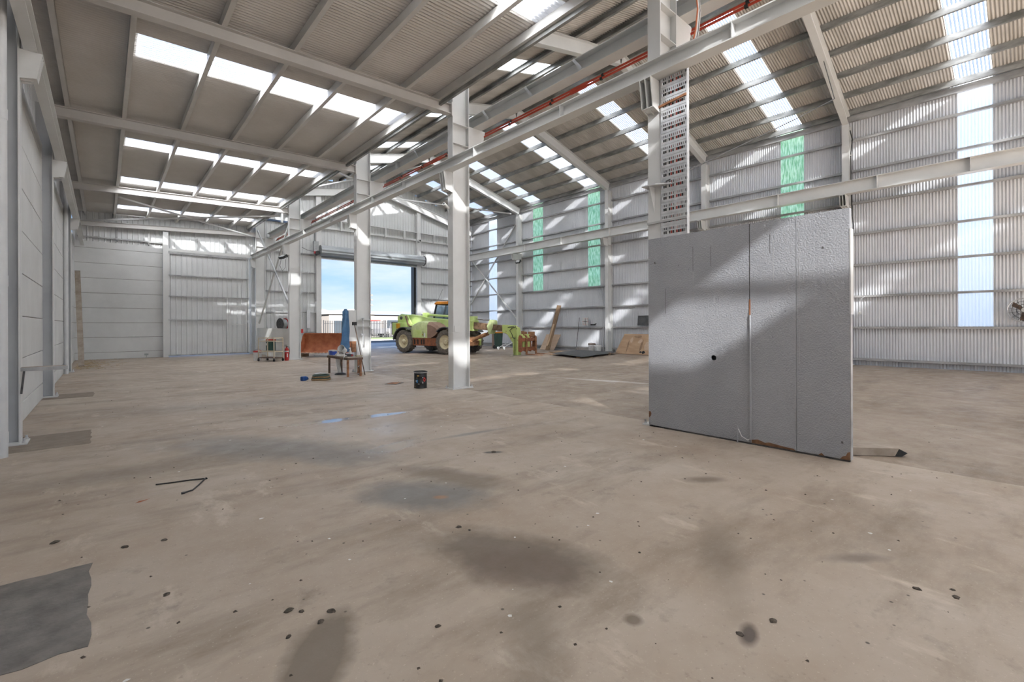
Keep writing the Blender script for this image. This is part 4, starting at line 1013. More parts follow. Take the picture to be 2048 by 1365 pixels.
def strip(prof, x0, x1, th=0.02):
    vs = []; fs = []; n = len(prof)
    for x in (x0, x1):
        for (d, z) in prof: vs.append((x, d, z))
        for (d, z) in prof: vs.append((x, d + th, z - th * .6))
    for i in range(n - 1):
        fs += [(i, i+1, 2*n+i+1, 2*n+i), (n+i, 3*n+i, 3*n+i+1, n+i+1), (i, n+i, n+i+1, i+1), (2*n+i, 2*n+i+1, 3*n+i+1, 3*n+i)]
    fs += [(0, 2*n, 3*n, n), (n-1, 2*n-1, 4*n-1, 3*n-1)]
    return MB().add(vs, fs)
strip(prof, -BW, BW).build('shell', 'bucket_rust', bk, True)
MB().box(-BW, BW, .52, .60, 1.05, 1.10).build('top_rim', 'bucket_rust', bk, bevel=.01)
for x in (-BW - .02, BW): MB().prism([(.02, .17), (.30, .18), (.50, .26), (.63, .42), (.66, .62), (.63, .86), (.56, 1.08), (.40, .95), (.22, .55)], 'x', x, x + .02).build('side_plate', 'bucket_rust', bk)
MB().box(-BW, BW, -.02, .20, .165, .18).build('floor_plate', 'bucket_edge', bk)
n = 14
for i in range(n):
    x = -BW + 2 * BW * (i + .5) / n; w = BW / n * .8
    MB().prism([(x - w, .155), (x + w, .165), (x + w * .5, .195), (x - w * .2, .205)], 'y', -.10, 0.0).build('tooth', 'bucket_edge', bk)
for x in (-BW + .1, BW - .35): MB().box(x, x + .22, .05, .35, 0, .155).build('support_block', 'timber_old', bk)
MB().box(-.4, .55, .02, .1, .01, .07).build('plastic_strip', 'pvc', bk)

# =================================================================== WORKBENCH CORNER
paint('bench_top', (0.30, 0.26, 0.21), (0.42, 0.38, 0.33), scale=6, rough=0.7, detail=7)
paint('bench_steel', (0.075, 0.052, 0.038), (0.15, 0.09, 0.06), scale=8, rough=0.7)
tb = thing('workbench', 'small low steel workbench piled with odds and ends beside the column', 'workbench', (5.335, 13.52, 0))
HX, HY, TZ = .215, .775, .56
MB().box(-HX, HX, -HY, HY, TZ - .025, TZ).build('top', 'bench_top', tb, bevel=.004)
for sx in (-1, 1): MB().box(sx * HX - .02, sx * HX + .02, -HY, HY, TZ - .085, TZ - .025).build('apron_rail', 'bench_steel', tb)
for sy in (-1, 1): MB().box(-HX, HX, sy * HY - .02, sy * HY + .02, TZ - .085, TZ - .025).build('apron_rail', 'bench_steel', tb)
for sx in (-1, 1):
    for sy in (-1, 1): MB().box(sx * (HX - .03) - .025, sx * (HX - .03) + .025, sy * (HY - .06) - .025, sy * (HY - .06) + .025, 0, TZ - .025).build('leg', 'bench_steel' if sy > 0 else 'rust', tb)
def on(n, lab, cat, x, y, z=TZ, rz=0.0): return thing(n, lab, cat, (x, y, z), rz)
t = on('grinder_pedestal', 'slanting white pedestal with a dark foot under the workbench', 'pedestal', 5.25, 13.62, 0)
MB().cyl((-.02, 0, .05), (-.07, .08, .55), .055, 14).build('tube', 'white_plastic', t, True); MB().lathe([(.16, 0), (.16, .02), (.10, .05), (.055, .06)], (0, 0, 0), n=18).build('foot', 'fender_grey', t, True)
t = on('carton', 'small blue and white carton on the far end of the workbench', 'carton', 5.23, 14.15, TZ, .2)
paint('blue_print', (0.03, 0.07, 0.36), rough=.5); paint('paper', (0.66, 0.64, 0.62), (0.55, 0.52, 0.50), scale=12, rough=.8)
MB().box(-.09, .09, -.12, .12, 0, .15).build('body', 'paper', t); MB().box(-.093, -.09, -.12, .05, .0, .12).build('print', 'blue_print', t); MB().box(-.09, .05, -.123, -.12, 0, .11).build('print', 'blue_print', t)
t = on('rag_pile', 'heap of crumpled white rags on the workbench', 'rags', 5.30, 13.75)
b = MB(); r2 = random.Random(3); G = 9; vs = []; fs = []
for i in range(G):
    for j in range(G):
        u, v = i / (G-1) * 2 - 1, j / (G-1) * 2 - 1; k = max(0, 1 - (u*u + v*v) ** .5)
        vs.append((u * .15, v * .22, .004 + (.10 * k ** .6 + r2.uniform(-.02, .02) * (k > 0)) * (k > .02)))
for i in range(G-1):
    for j in range(G-1): fs.append((i*G+j, (i+1)*G+j, (i+1)*G+j+1, i*G+j+1))
b.add(vs, fs).build('cloth', 'paper', t)
t = on('paint_pail', 'white plastic pail tipped on its side on the workbench', 'pail', 5.40, 13.72, TZ + .13, 0.3)
MB().lathe([(.085, 0), (.105, .20), (.112, .20), (.112, .215), (.10, .215), (.08, .01)], (0, -.02, 0), (-.75, -.3, .35), 20, cap=False).build('shell', 'white_plastic', t, True)
MB().lathe([(.001, 0), (.085, 0.001)], (0, -.02, 0), (-.75, -.3, .35), 20, cap=False).build('bottom', 'white_plastic', t)
t = on('spray_bottle', 'clear white spray bottle on the workbench', 'bottle', 5.42, 13.30)
MB().lathe([(.035, 0), (.038, .02), (.038, .13), (.014, .18), (.014, .20)], n=14).build('bottle', 'white_plastic', t, True); MB().box(-.045, .02, -.012, .012, .20, .24).build('trigger_head', 'white_plastic', t, bevel=.004)
t = on('cable_roll', 'roll of dark hose with red fittings on the near end of the workbench', 'hose', 5.29, 13.06)
for k in range(3): MB().tube([(.10 * math.cos(a * .35), .14 * math.sin(a * .35), .015 + .02 * k) for a in range(19)], .014, 6).build('loop', 'fender_grey', t, True)
MB().box(-.10, -.06, -.02, .02, .02, .06).build('fitting', 'red_gloss', t); MB().box(.0, .04, -.16, -.12, .02, .06).build('fitting', 'red_gloss', t)
t = on('tape_strip', 'pale strap hanging over the near edge of the workbench', 'strap', 5.118, 13.0, TZ)
MB().tube([(.12, .0, .02), (.03, -.01, .035), (-.012, -.02, .0), (-.016, -.03, -.12), (-.012, -.03, -.26)], .012, 6).build('strap', 'pvc', t, True)
t = on('glove_pair', 'greenish work gloves on the near corner of the workbench', 'gloves', 5.46, 12.86)
paint('glove', (0.30, 0.27, 0.10), (0.5, 0.46, 0.4), scale=20, rough=.9)
MB().box(-.07, .05, -.05, .05, 0, .04).build('palm', 'glove', t, bevel=.015)
for k in range(4): MB().box(.04, .13, -.05 + .026 * k, -.03 + .026 * k, .008, .028).build('finger', 'glove', t, bevel=.006)
# board with tarpaulin beside the column, rods leaning
t = thing('notice_board', 'grey steel board fixed to the left of the workbench column', 'board', (5.72, 14.0, 0))
MB().box(-.17, .175, -.012, .0, .96, 1.93).build('board', 'white_steel', t); MB().box(.02, .16, -.02, .02, .62, .96).build('rusty_plate', 'rust', t)
paint('tarp_blue', (0.045, 0.13, 0.27), (0.085, 0.20, 0.36), scale=6, rough=.6, detail=6)
tp = thing('tarpaulin', 'blue tarpaulin draped over the grey board behind the workbench', 'tarpaulin', (5.56, 13.97, 0))
vs = []; fs = []; NU, NV = 13, 14
for j in range(NV):
    z = 1.96 - (1.96 - .62) * j / (NV - 1); wdt = .085 + .05 * j / (NV - 1)
    for i in range(NU):
        a = 2 * math.pi * i / NU; rr = 1 + .22 * math.sin(3 * a + j * .3) + .10 * math.sin(5 * a - j * .7)
        k = 1 if 0 < j else .35
        vs.append((wdt * rr * math.cos(a) * k - .05 * j / NV, .055 * rr * math.sin(a) * k, z + (0.02 if j else 0.0)))
for j in range(NV - 1):
    for i in range(NU): fs.append((j*NU+i, j*NU+(i+1)%NU, (j+1)*NU+(i+1)%NU, (j+1)*NU+i))
fs.append(tuple(range(NU)))
MB().add(vs, fs).build('cloth', 'tarp_blue', tp, True)
for z in (1.40, 1.62): MB().box(-.21, .21, -.10, -.006, z, z + .02).build('cleat', 'white_steel', c3)
t = thing('broom_handle', 'dark rod leaning against the workbench column', 'rod', (5.72, 12.98, 0))
MB().tube([(0, -.02, 0), (.02, .78, 1.50)], .014, 8).build('rod', 'bench_steel', t, True); MB().box(-.05, .08, .72, .80, 1.46, 1.56).build('head', 'black_rubber', t, bevel=.01)
t = thing('jack_stand', 'small steel jack standing between the workbench and the column', 'jack', (5.66, 13.18, 0))
MB().box(-.05, .05, -.05, .05, 0, .03).build('foot', 'dark_steel', t); MB().tube([(0, 0, .03), (-.03, .03, .26)], .018, 8).build('post', 'bench_steel', t, True); MB().tube([(-.06, -.02, .24), (.04, .05, .28), (.06, .06, .48)], .010, 6).build('handle', 'zinc', t, True)
t = thing('steel_offcut', 'short rusty steel bar standing at the foot of the workbench column', 'bar', (5.80, 13.62, 0))
MB().box(-.025, .025, -.02, .02, 0, .42).build('bar', 'rust', t, bevel=.003)
t = thing('pipe_clamp', 'white clamp pipe fixed to the face of the workbench column', 'pipe', (6.08, 13.91, .85))
MB().cyl((0, 0, 0), (0, 0, .82), .02, 10).build('pipe', 'pvc', t, True); MB().lathe([(.03, 0), (.05, .02), (.05, .04), (.02, .06)], (0, 0, .80), n=12).build('cap', 'zinc', t, True); MB().box(-.06, .06, -.02, .03, .30, .34).build('clamp', 'zinc', t)

# =================================================================== FLOOR THINGS
paint('drum_black', (0.010, 0.010, 0.011), (0.02, 0.02, 0.02), scale=5, rough=0.35)
t = thing('oil_drum', 'black steel pail with blue and red labels beside the column', 'drum', (5.50, 9.42, 0), -.55)
rr = .148
MB().lathe([(rr, 0), (rr + .004, .01), (rr, .02), (rr, .13), (rr + .003, .135), (rr, .14), (rr, .27), (rr + .003, .275), (rr, .28), (rr, .355), (rr + .012, .365), (rr + .012, .385), (rr - .004, .39), (rr - .012, .365), (.001, .36)], n=32).build('body', 'drum_black', t, True)
MB().lathe([(rr + .013, .352), (rr + .016, .36), (rr + .013, .368)], n=32, cap=False).build('rim_band', 'zinc', t, True)
def wrap(a0, a1, z0, z1, m, poly=None, nm='label'):
    n = 6; vs = []; fs = []
    for i in range(n + 1):
        a = a0 + (a1 - a0) * i / n
        for z in (z0, z1): vs.append(((rr + .003) * math.cos(a), (rr + .003) * math.sin(a), z))
    for i in range(n): fs.append((2*i, 2*i+2, 2*i+3, 2*i+1))
    MB().add(vs, fs).build(nm, m, t)
paint('label_blue', (0.02, 0.16, 0.38), rough=.4); paint('label_red', (0.62, 0.04, 0.03), rough=.4); paint('label_gold', (0.48, 0.28, 0.08), rough=.4)
# camera is towards local angle
camdir = math.atan2(-9.42, -5.5) + .55
wrap(camdir - .72, camdir - .40, .13, .20, 'label_blue'); wrap(camdir - .80, camdir - .60, .16, .185, 'white_plastic')
wrap(camdir - .55, camdir - .22, .275, .305, 'label_gold'); wrap(camdir - .60, camdir - .52, .235, .25, 'white_plastic'); wrap(camdir - .42, camdir - .15, .10, .112, 'white_plastic')
wrap(camdir + .30, camdir + .42, .24, .26, 'white_plastic'); wrap(camdir + .30, camdir + .40, .115, .155, 'white_plastic'); wrap(camdir - .95, camdir - .88, .03, .06, 'label_gold')
vs = []
for (da, z) in ((.38, .195), (.62, .145), (.95, .195), (.62, .265)): vs.append(((rr + .004) * math.cos(camdir + da), (rr + .004) * math.sin(camdir + da), z))
MB().add(vs, [(0, 1, 2, 3)]).build('label', 'label_red', t)
t = thing('hose_coil', 'coil of brown and green hose on the floor in front of the workbench', 'hose', (4.34, 12.60, 0))
paint('hose_brown', (0.22, 0.13, 0.055), (0.30, 0.19, 0.09), scale=12, rough=.6); paint('hose_green', (0.03, 0.055, 0.045), rough=.6)
for k, m_ in enumerate(('hose_brown', 'hose_green', 'hose_brown', 'hose_green')):
    MB().tube([((.23 - .012 * k) * math.cos(a * .3), (.23 - .012 * k) * math.sin(a * .3), .022 + .034 * k + .006 * math.sin(a)) for a in range(22)], .021, 7).build('loop', m_, t, True)
MB().tube([(.2, .12, .13), (.05, .2, .17), (-.1, .2, .15)], .016, 6).build('hose_end', 'pvc', t, True)
t = thing('plug_connector', 'blue industrial plug lying beside the hose coil', 'plug', (3.94, 12.70, 0), .5)
paint('plug_blue', (0.018, 0.075, 0.26), rough=.45)
MB().box(-.09, .05, -.055, .055, 0.0, .12).build('body', 'plug_blue', t, bevel=.025); MB().cyl((.05, 0, .055), (.10, 0, .055), .045, 12).build('collar', 'plug_blue', t, True); MB().tube([(.1, 0, .055), (.13, .0, .04), (.15, .0, .03)], .012, 6).build('lead', 'hose_brown', t, True)
t = thing('floor_plate', 'small steel access plate on the floor near the black pail', 'plate', (5.42, 10.56, 0), .6)
MB().box(-.19, .19, -.16, .16, 0, .008).build('frame', 'dark_steel', t); MB().box(-.15, .15, -.12, .12, .008, .012).build('cover', 'rust', t)
t = thing('electric_cable', 'bent piece of thin black cable on the floor at left', 'cable', (.5, 5.1, 0))
MB().tube([(-.15, .20, .006), (-.05, .17, .006), (.10, .14, .006), (.20, .09, .008), (.23, .08, .006)], .007, 6).build('strand', 'cable_black', t, True)
MB().tube([(.22, .09, .012), (.14, -.08, .008), (.08, -.20, .007), (.01, -.23, .006)], .007, 6).build('strand', 'cable_black', t, True)
MB().box(-.005, .02, -.245, -.22, 0, .014).build('end_tip', 'cable_black', t)
t = thing('timber_block', 'short weathered timber baulk on the floor behind the partition', 'timber', (6.42, 1.22, 0), -.85)
paint('timber_grey', (0.30, 0.25, 0.20), (0.42, 0.36, 0.30), scale=6, rough=.9, detail=7)
MB().prism([(-.32, 0), (.26, 0), (.32, .04), (.24, .085), (-.32, .085)], 'y', -.11, .11).build('baulk', 'timber_grey', t); MB().prism([(.24, .08), (.325, .035), (.27, 0), (.20, 0)], 'y', -.112, .112).build('charred_end', 'black_rubber', t)
t = thing('dead_leaf', 'curled orange leaf on the floor near the bent cable', 'leaf', (.235, 4.87, 0), .3)
MB().add([(-.05, 0, .004), (-.02, .012, .012), (.02, .012, .008), (.055, 0, .014), (.02, -.012, .010), (-.02, -.010, .006)], [(0, 1, 5), (1, 2, 4, 5), (2, 3, 4)]).build('blade', 'rust_orange', t)
paint('dirt', (0.05, 0.042, 0.034), (0.11, 0.09, 0.07), scale=60, rough=1.0)
clumps = [(.70, 2.51, .035), (.745, 2.46, .022), (.79, 2.31, .026), (.86, 2.36, .034), (.64, 2.30, .022), (1.90, 2.73, .032), (1.93, 2.64, .018), (1.20, 1.90, .022), (2.22, .91, .028), (2.44, .84, .030),
          (3.32, .42, .030), (3.37, .27, .030), (3.45, .29, .02), (3.32, 4.07, .05), (.10, 3.95, .035), (-.25, 4.35, .04), (.30, 3.9, .03), (.25, 3.1, .028)]
CLUMP_LABELS = {5: 'larger of two dirt clumps beyond the big brown stain', 6: 'smaller of two dirt clumps beyond the big brown stain',
    7: 'lone dirt clump below the big brown stain, near the bottom edge', 8: 'left of two dirt clumps near the bottom edge, right of centre', 9: 'right of two dirt clumps near the bottom edge, right of centre',
    10: 'topmost of three dirt clumps at the lower right', 11: 'lower left of three dirt clumps at the lower right', 12: 'rightmost of three dirt clumps at the lower right',
    13: 'flat dark dirt clump in the oval sump mark at the centre of the floor', 15: 'dirt clump closest to the left edge of the picture'}
proto = None
for i, (x, y, s_) in enumerate(clumps):
    if proto is None:
        bm = bmesh.new(); bmesh.ops.create_icosphere(bm, subdivisions=2, radius=1.0)
        for v in bm.verts:
            k = .65 + .6 * rnd.random(); v.co = Vector((v.co.x * k * 1.2, v.co.y * k * .8, max(-.05, v.co.z * k * .45)))
        me = bpy.data.meshes.new('dirt_clump'); bm.to_mesh(me); bm.free(); me.materials.append(MATS['dirt']); proto = me
    o = link('dirt_clump', proto); o.location = (x, y, s_ * .03); s_ *= .62; o.scale = (s_, s_, s_); o.rotation_euler = (0, 0, i * 1.7)
    lab = CLUMP_LABELS.get(i)
    tag(o, lab or 'small dark clump of dirt on the bare concrete at the lower left', 'dirt clump', 'dirt clumps on the floor')
# fine litter: uncountable
b = MB(); r2 = random.Random(11)
for k in range(520):
    d = r2.random() ** .8; ang = R(r2.uniform(-4, 86)); dist = 1.6 + d * 13
    x, y = dist * math.sin(ang), dist * math.cos(ang)
    if x > 5.6 and 1.0 < y < 4.0: continue
    s_ = r2.uniform(.003, .011); a = r2.uniform(0, 3.1); z0 = -0.006 if x > 6.12 else 0.0
    pts = [(x + s_ * math.cos(a + t_) * r2.uniform(.6, 1.5), y + s_ * math.sin(a + t_) * r2.uniform(.6, 1.5), z0) for t_ in (0, 1.6, 3.1, 4.7)]
    b.add(pts + [(x, y, z0 + s_ * .7)], [(0, 1, 4), (1, 2, 4), (2, 3, 4), (3, 0, 4)])
o = b.build('floor_litter', 'dirt'); o['kind'] = 'stuff'; tag(o, 'fine dark grit and crumbs scattered over the concrete floor', 'grit')
b = MB()
for k in range(110):
    ang = R(r2.uniform(-4, 86)); dist = 1.8 + r2.random() * 12; x, y = dist * math.sin(ang), dist * math.cos(ang)
    if x > 5.6 and 1.0 < y < 4.0: continue
    s_ = r2.uniform(.005, .016); z0 = -0.006 if x > 6.12 else 0.0
    pts = [(x + s_ * math.cos(t_) * r2.uniform(.5, 1.4), y + s_ * math.sin(t_) * r2.uniform(.5, 1.4), z0 + .002) for t_ in (0, 1.2, 2.4, 3.7, 5)]
    b.add(pts, [(0, 1, 2, 3, 4)])
o = b.build('paint_flakes', 'white_plastic'); o['kind'] = 'stuff'; tag(o, 'small pale paint flakes scattered over the concrete floor', 'flakes')

# =================================================================== FAR LEFT CORNER
def pail(lab, x, y, r, h, body, lid, name='pail'):
    t = thing(name, lab, 'pail', (x, y, 0))
    MB().lathe([(r * .88, 0), (r * .9, .01), (r * .97, h * .78), (r * 1.04, h * .80), (r * 1.04, h * .84), (r, h * .86), (r, h), (.001, h)], n=22).build('body', body, t, True)
    l = MB().lathe([(r * 1.04, h - .05), (r * 1.05, h), (r * .95, h + .015), (r * .9, h + .005), (.001, h + .005)], n=22).build('lid', lid, t, True)
    MB().tube([(r * 1.04 * math.cos(a), r * .5 * math.sin(a) - .02, h * .85 + .13 * math.sin(a)) for a in [math.pi * i / 10 for i in range(11)]], .005, 5).build('bail', 'dark_steel', t)
    return t
pail('white plastic pail with a red lid standing left of the tube trolley', 4.80, 21.45, .165, .40, 'white_plastic', 'red_gloss')
tl = thing('tube_trolley', 'open cream tube-frame trolley on castors in front of the low screen', 'trolley', (5.14, 20.80, 0), R(-62))
paint('trolley_cream', (0.52, 0.44, 0.32), (0.60, 0.53, 0.42), scale=6, rough=.5)
LX, LY = .42, .22
b = MB()
for sx in (-1, 1):
    for sy in (-1, 1):
        MB().bar((sx * LX, sy * LY, .12), (sx * LX, sy * LY, .95), .03, .03, (1, 0, 0)).build('upright', 'trolley_cream', tl)
        w = MB().lathe([(.025, -.015), (.05, -.015), (.05, .015), (.025, .015)], (sx * LX, sy * LY, .05), (0, 1, 0), 14).build('castor', 'black_rubber', tl, True)
        MB().box(sx * LX - .02, sx * LX + .02, sy * LY - .025, sy * LY + .025, .05, .13).build('fork', 'dark_steel', w)
for z, m_ in ((.95, 'trolley_cream'), (.82, 'trolley_cream'), (.40, 'trolley_cream'), (.14, 'bench_steel')):
    for sy in (-1, 1):
        if z > .9 or z < .5 or sy: MB().bar((-LX, sy * LY, z), (LX, sy * LY, z), .03, .03).build('rail', m_, tl)
    for sx in (-1, 1): MB().bar((sx * LX, -LY, z), (sx * LX, LY, z), .03, .03).build('rail', m_, tl)
MB().box(-LX, LX, -LY, LY, .145, .155).build('bottom_shelf', 'bench_steel', tl)
paint('green_dark', (0.02, 0.055, 0.045), (0.03, 0.075, 0.06), scale=5, rough=.4)
t = thing('chemical_can', 'dark green can with an orange lid behind the tube trolley', 'can', (5.48, 22.15, 0))
MB().lathe([(.19, 0), (.19, .34), (.20, .345), (.20, .36)], n=24).build('white_base', 'white_plastic', t, True); MB().lathe([(.19, .36), (.19, .78), (.196, .79)], n=24).build('body', 'green_dark', t, True); MB().lathe([(.20, .78), (.20, .86), (.18, .87), (.001, .87)], n=24).build('lid', 'orange_red', t, True)
MB().box(-.202, -.19, -.12, .06, .60, .70).build('label', 'white_plastic', t)
t = thing('fire_extinguisher', 'red fire extinguisher beside the far column', 'extinguisher', (5.70, 20.60, 0))
MB().lathe([(.075, 0), (.085, .01), (.085, .44), (.07, .50), (.03, .53), (.03, .56)], n=22).build('cylinder', 'red_gloss', t, True)
MB().lathe([(.087, .36), (.087, .41)], n=22, cap=False).build('band', 'white_plastic', t, True); MB().box(-.02, .02, -.09, -.06, .15, .30).build('label', 'white_plastic', t)
h = MB().cyl((0, 0, .55), (0, 0, .60), .022, 10).build('valve', 'dark_steel', t, True); MB().box(-.08, .02, -.012, .012, .60, .615).box(-.075, .01, -.012, .012, .635, .65).build('lever', 'black_paint', h)
MB().tube([(.02, 0, .585), (.09, 0, .56), (.11, 0, .42), (.10, 0, .25)], .010, 6).build('hose', 'black_rubber', t, True)
t = thing('hose_reel', 'red hose reel with grey hose on the end wall above the low screen', 'hose reel', (7.12, 26.45, 1.55), .35)
MB().lathe([(.001, -.16), (.30, -.16), (.31, -.15), (.30, -.14), (.001, -.14)], (0, 0, 0), (1, 0, 0), 28).build('flange_disc', 'dark_steel', t, True)
MB().lathe([(.001, .14), (.30, .14), (.31, .15), (.30, .16), (.001, .16)], (0, 0, 0), (1, 0, 0), 28).build('flange_disc', 'red_gloss', t, True)
MB().cyl((-.14, 0, 0), (.14, 0, 0), .12, 18).build('hub', 'red_gloss', t, True)
for k in range(4): MB().lathe([(.17 + .03 * (k % 2), -.10 + .06 * k), (.215 + .03 * (k % 2), -.085 + .06 * k), (.23 + .03 * (k % 2), -.065 + .06 * k), (.215 + .03 * (k % 2), -.045 + .06 * k)], (0, 0, 0), (1, 0, 0), 26, cap=False).build('hose_turn', 'grey_galv_box', t, True)
MB().box(-.03, .03, .0, .42, -.03, .03).build('wall_arm', 'dark_steel', t)
t = thing('wall_socket', 'small grey socket box low on the far concrete panels', 'socket', (1.46, 26.985, .12)); MB().box(-.07, .07, -.07, 0, 0, .09).build('box', 'grey_galv_box', t, bevel=.01); MB().tube([(0, -.03, .0), (0, -.03, -.09)], .012, 6).build('conduit', 'grey_galv_box', t)
# straw heap in the corner
paint('straw', (0.40, 0.30, 0.16), (0.56, 0.45, 0.29), scale=30, rough=1)
b = MB(); r2 = random.Random(5)
for k in range(420):
    x = -.75 + abs(r2.gauss(0, .5)); y = 24.0 + r2.gauss(0, 1.6)
    if not (-.88 < x < 1.2 and 20.6 < y < 26.9): continue
    a = r2.uniform(0, 3.14); l = r2.uniform(.03, .09); z = r2.uniform(.004, .03)
    b.bar((x - l * math.cos(a), y - l * math.sin(a), z), (x + l * math.cos(a), y + l * math.sin(a), z + r2.uniform(-.003, .012)), .008, .005)
o = b.build('straw_litter', 'straw'); o['kind'] = 'stuff'; tag(o, 'thin scatter of straw in the far left corner', 'straw')
# left wall details
def downpipe(lab, x, y, r, zt):
    t = thing('downpipe', lab, 'pipe', (x, y, 0))
    MB().cyl((0, 0, 0), (0, 0, zt), r, 18).build('pipe', 'pvc', t, True)
    for z in (.16, 1.9, 3.75): MB().cyl((0, 0, z), (0, 0, z + .12), r * 1.08, 18).build('coupling', 'pvc', t, True)
downpipe('fat white downpipe at the left edge of the picture', -.855, 7.56, .055, 6.0)
downpipe('white downpipe beside the farthest left wall column', -.865, 19.55, .055, 5.9)
t = thing('shelf_bracket', 'short board bracketed out from the nearest left wall column', 'shelf', (-.77, 8.35, .90))
MB().box(0, .40, -.10, .06, .03, .045).build('board', 'timber_grey', t); MB().box(0, .42, -.105, -.095, .0, .045).build('edge_angle', 'girt_steel', t); MB().bar((.005, -.09, -.28), (.03, -.09, .0), .02, .02, (0, 1, 0)).build('strut', 'dark_steel', t)
t = thing('leaning_timber', 'long brown board leaning against the left wall near the far corner', 'board', (-.70, 23.2, 0)); MB().bar((.10, -.9, .05), (-.06, 1.2, 3.6), .16, .04, (0, 1, 0)).build('board', 'timber_grey', t)

# =================================================================== END WALL FITTINGS
t = thing('door_motor', 'small chain motor of the roller door at its left end', 'motor', (8.92, 26.55, 5.45))
MB().box(-.16, .10, -.08, .12, .15, .72).build('backplate', 'grey_galv_box', t); MB().cyl((.02, -.2, .06), (.02, .05, .06), .12, 18).build('motor', 'black_paint', t, True); MB().box(-.16, -.08, -.12, .0, .02, .14).build('brake', 'red_gloss', t)
MB().tube([(-.16, .0, .14), (-.5, .05, .2), (-.72, .2, .34)], .012, 6).build('lead', 'dark_steel', t, True)
for k, (x, z0, z1, lab) in enumerate(((8.20, 1.15, 4.5, 'left of the two thin conduits beside the roller door'), (8.55, 1.2, 4.5, 'right of the two thin conduits beside the roller door'))):
    t = thing('wall_conduit', lab, 'conduit', (x, 26.82, z0)); MB().cyl((0, 0, 0), (0, 0, z1 - z0), .022, 8).build('pipe', 'pvc', t, True); MB().box(-.06, .06, -.06, .04, -.10, .12).build('switch_box', 'red_gloss' if k == 0 else 'grey_galv_box', t)
    if k: MB().box(-.09, .09, -.05, .03, .12, 1.1).build('cover', 'pvc', t)
t = thing('security_camera', 'white tube camera on the post right of the roller door', 'camera', (15.52, 26.70, 7.0)); MB().cyl((-.05, -.22, -.02), (0, .05, 0), .11, 16).build('body', 'white_plastic', t, True); MB().cyl((-.055, -.235, -.022), (-.05, -.22, -.02), .06, 12).build('lens', 'black_paint', t, True)
t = thing('security_camera', 'white tube camera on the column beside the black pail', 'camera', (5.90, 8.80, 4.12)); MB().cyl((-.20, -.08, .05), (-.03, .0, .0), .035, 14).build('body', 'white_plastic', t, True); MB().cyl((-.205, -.082, .0515), (-.20, -.08, .05), .022, 10).build('lens', 'black_paint', t, True); MB().bar((-.05, .0, -.02), (0, .0, -.16), .03, .03, (0, 1, 0)).build('arm', 'zinc', t)
def flood(lab, x, y, z, rz, tilt=.5):
    t = thing('floodlight', lab, 'floodlight', (x, y, z), rz)
    bd = MB().box(-.05, .05, -.16, .16, -.12, .12).xf(Matrix.Rotation(tilt, 4, 'Y')).build('housing', 'black_paint', t, bevel=.01)
    MB().box(-.056, -.05, -.13, .13, -.09, .09).xf(Matrix.Rotation(tilt, 4, 'Y')).build('glass', 'white_plastic', bd)
    MB().box(0, .10, -.17, -.155, -.02, .02).box(0, .10, .155, .17, -.02, .02).box(.09, .11, -.17, .17, -.02, .02).build('yoke', 'dark_steel', t)
    return t
flood('black floodlight on the wall column behind the telehandler boom', 19.40, 21.30, 5.42, .2)
t = flood('black floodlight hanging from the far centre column under the runway beam', 5.66, 20.92, 4.36, .3, .95)
MB().tube([(-.1, -.05, -.06), (-.2, -.08, -.4), (-.1, -.1, -.62), (.05, -.08, -.45), (.1, -.02, -.1)], .008, 5).build('cable_loop', 'cable_black', t)
MB().prism([(-.20, 1.44), (-.05, 1.44), (-.07, 1.28), (-.20, 1.30)], 'y', -.112, -.10).build('bracket_tab', 'white_steel', c2)
MB().box(-.26, -.23, -.12, .06, 1.27, 1.285).build('bracket_tab', 'white_steel', c2)

# =================================================================== RIGHT WALL THINGS
paint('ply', (0.40, 0.255, 0.15), (0.50, 0.34, 0.21), scale=3, rough=.75, stretch=(1, .5, 2), detail=6)
paint('ply_pale', (0.50, 0.36, 0.25), (0.57, 0.42, 0.30), scale=3, rough=.75, stretch=(1, .5, 2))
paint('stain_brown', (0.24, 0.15, 0.09), (0.32, 0.21, 0.13), scale=10, rough=.8)
def leaning_sheet(name, lab, cat, y0, y1, xb, xt, h, mat, th=.016, skew=0.0):
    """board whose foot is at xb on the floor and head at xt against the wall"""
    t = thing(name, lab, cat, (xb, (y0 + y1) / 2, 0)); w = (y1 - y0) / 2; dx = xt - xb
    n = Vector((-h, 0, dx)).normalized() * th
    vs = [(0, -w, 0), (0, w, 0), (dx, w + skew, h), (dx, -w + skew, h)]
    vs = vs + [tuple(Vector(v) + n) for v in vs]
    MB().add(vs, [(0,1,2,3),(4,5,6,7),(0,1,5,4),(1,2,6,5),(2,3,7,6),(3,0,4,7)]).build('sheet', mat, t)
    return t, dx, n
t, dx, n_ = leaning_sheet('plywood_sheet', 'large stained plywood sheet leaning on the right wall by the partition', 'plywood', 11.2, 13.95, 19.30, 19.82, .97, 'ply', skew=-.22)
b = MB(); r2 = random.Random(4)
def spot(yc, zc, ry, rz_, m_, nm='stain'):
    vs = []
    for k in range(12):
        a = 2 * math.pi * k / 12; q = r2.uniform(.75, 1.15); yy, zz = yc + ry * q * math.cos(a), zc + rz_ * q * math.sin(a)
        vs.append(tuple(Vector((dx * zz / .97, yy, zz)) + n_ * 1.15))
    MB().add(vs, [tuple(range(12))]).build(nm, m_, t)
spot(-.35, .42, .22, .24, 'ply_pale'); spot(.12, .62, .13, .10, 'ply_pale'); spot(.62, .68, .09, .13, 'ply_pale'); spot(-.22, .10, .10, .07, 'black_rubber'); spot(-.06, .11, .07, .05, 'black_rubber'); spot(.3, .84, .26, .07, 'stain_brown'); spot(.0, .4, .06, .3, 'stain_brown'); spot(.75, .35, .05, .3, 'stain_brown')
